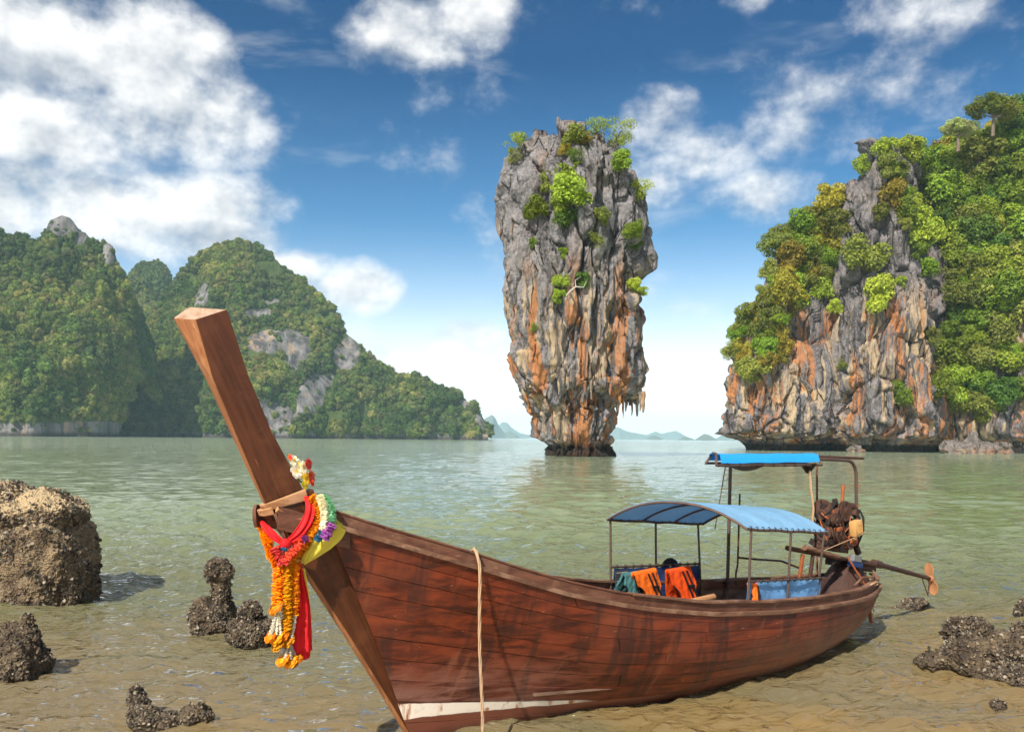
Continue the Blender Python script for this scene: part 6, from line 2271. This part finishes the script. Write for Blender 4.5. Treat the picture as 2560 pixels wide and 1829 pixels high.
crusted_rock({'loc': (c.x, c.y, 0), 'parts': [((0, 0, .10), (.34, .28, .28), 2.0), ((-.02, .02, .40), (.17, .16, .22), 1.7), ((.12, 0, .15), (.25, .2, .2), 2.0)]},
             'barnacled_rock', 'cone-shaped crusted rock between the mushroom rock and the garland', .015, None, 2200, .030, 9, .8)
c = wpt(410, 1805)
crusted_rock({'loc': (c.x, c.y, 0), 'parts': [((-.40, .22, .14), (.10, .12, .17), 2.0), ((-.30, .10, .10), (.12, .12, .14), 2.0), ((-.22, -.02, .06), (.14, .12, .13), 2.0), ((-.08, -.08, .03), (.15, .11, .10), 2.0), ((.10, -.07, .03), (.15, .11, .11), 2.0), ((.27, -.02, .05), (.13, .11, .13), 2.0), ((.39, .04, .05), (.13, .11, .14), 2.0)]},
             'curved_reef_rock', 'low crescent-shaped crusted rock at the bottom left', .014, None, 2400, .024, 11, .7)
c = wpt(2280, 1522)
crusted_rock({'loc': (c.x, c.y, 0), 'parts': [((0, 0, .02), (.22, .18, .17), 2.0), ((-.2, 0, -.02), (.2, .12, .08), 2.0)]}, 'barnacled_rock', 'small dark rock awash just beyond the propeller', .018, None, 900, .035, 13, .8)
c = wpt(2578, 1705)
crusted_rock({'loc': (c.x, c.y, 0), 'parts': [((-.42, .75, .14), (.36, .34, .28), 2.0), ((-.33, 1.0, .42), (.26, .24, .22), 2.2), ((-.15, 1.05, .36), (.2, .2, .2), 2.0), ((.05, .55, .22), (.42, .35, .28), 2.0), ((.40, .60, .30), (.34, .34, .30), 2.0), ((.75, .45, .30), (.45, .4, .32), 2.0), ((-.78, .80, .04), (.30, .20, .13), 2.0), ((-.1, .06, .02), (.30, .22, .20), 2.0), ((.30, -.02, .04), (.34, .24, .20), 2.0), ((.7, -.15, .02), (.4, .25, .20), 2.0), ((-.3, .35, .0), (.3, .2, .15), 2.0)]},
             'barnacled_rock', 'large jagged oyster-crusted rock at the right edge', .018, None, 9000, .036, 15, 1.25)
c = wpt(2575, 1545)
crusted_rock({'loc': (c.x, c.y, 0), 'parts': [((0, 0, .08), (.22, .2, .24), 2.0)]}, 'barnacled_rock', 'dark rock cut off by the right edge above the jagged one', .02, None, 600, .035, 17, .8)
c = wpt(2497, 1768)
crusted_rock({'loc': (c.x, c.y, 0), 'parts': [((0, 0, .01), (.075, .07, .06), 2.0)]}, 'barnacled_rock', 'tiny rock tip breaking the water below the jagged one', .012, None, 200, .02, 19, .8)

# boulders and rubble at the foot of the cliff
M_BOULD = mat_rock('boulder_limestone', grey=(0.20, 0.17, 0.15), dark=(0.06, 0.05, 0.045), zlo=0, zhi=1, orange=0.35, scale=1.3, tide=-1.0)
for k, (px, py, r, hh, lab) in enumerate([(2405, 1124, 5.2, 3.4, 'dark jagged boulder at the water\'s edge below the wood'), (2455, 1124, 3.6, 2.8, 'grey boulder right of the jagged one below the wood'), (2492, 1123, 4.2, 2.6, 'low grey boulder nearest the right edge below the cliff'),
                                          (2430, 1118, 2.8, 4.6, 'pale pointed boulder behind the others below the wood'), (2140, 1128, 2.5, 1.5, 'small dark boulder in the notch under the tower')]):
    c = px_at(px, py, 246)
    n = 40
    bm = bmesh.new()
    bmesh.ops.create_icosphere(bm, subdivisions=5, radius=1.0)
    P = np.array([v.co[:] for v in bm.verts])
    f1, f2, ci = cells(P * 1.5 + k * 3.1, 70 + k)
    P = P * (1 + .35 * fbm(P * 1.3 + k, 4, 60 + k) + .35 * (ci - .5))[:, None] * (r, r * .8, hh)
    for v, p in zip(bm.verts, P):
        v.co = p
    me = bpy.data.meshes.new('boulder')
    bm.to_mesh(me)
    bm.free()
    o = link('boulder', me, M_BOULD)
    o.location = (c.x, 246, .4)
    tag(o, lab, 'boulder')

# ------------------------------------------------------------------ the air between
def build_haze():
    b = MB()
    b.box((0, 0, 141.0), (25600, 25600, 290.0))
    m = bpy.data.materials.new('sea_haze')
    m.use_nodes = True
    t = NT(m.node_tree)
    v = t.n('ShaderNodeVolumePrincipled')
    v.inputs['Color'].default_value = (0.58, 0.86, 1.0, 1.0)
    v.inputs['Density'].default_value = 8.5e-5
    v.inputs['Anisotropy'].default_value = 0.0
    o = t.n('ShaderNodeOutputMaterial')
    t.link(v.outputs[0], o.inputs['Volume'])
    h = b.build('haze', m)
    tag(h, 'pale sea haze over the whole bay', 'haze', kind='stuff')


build_haze()
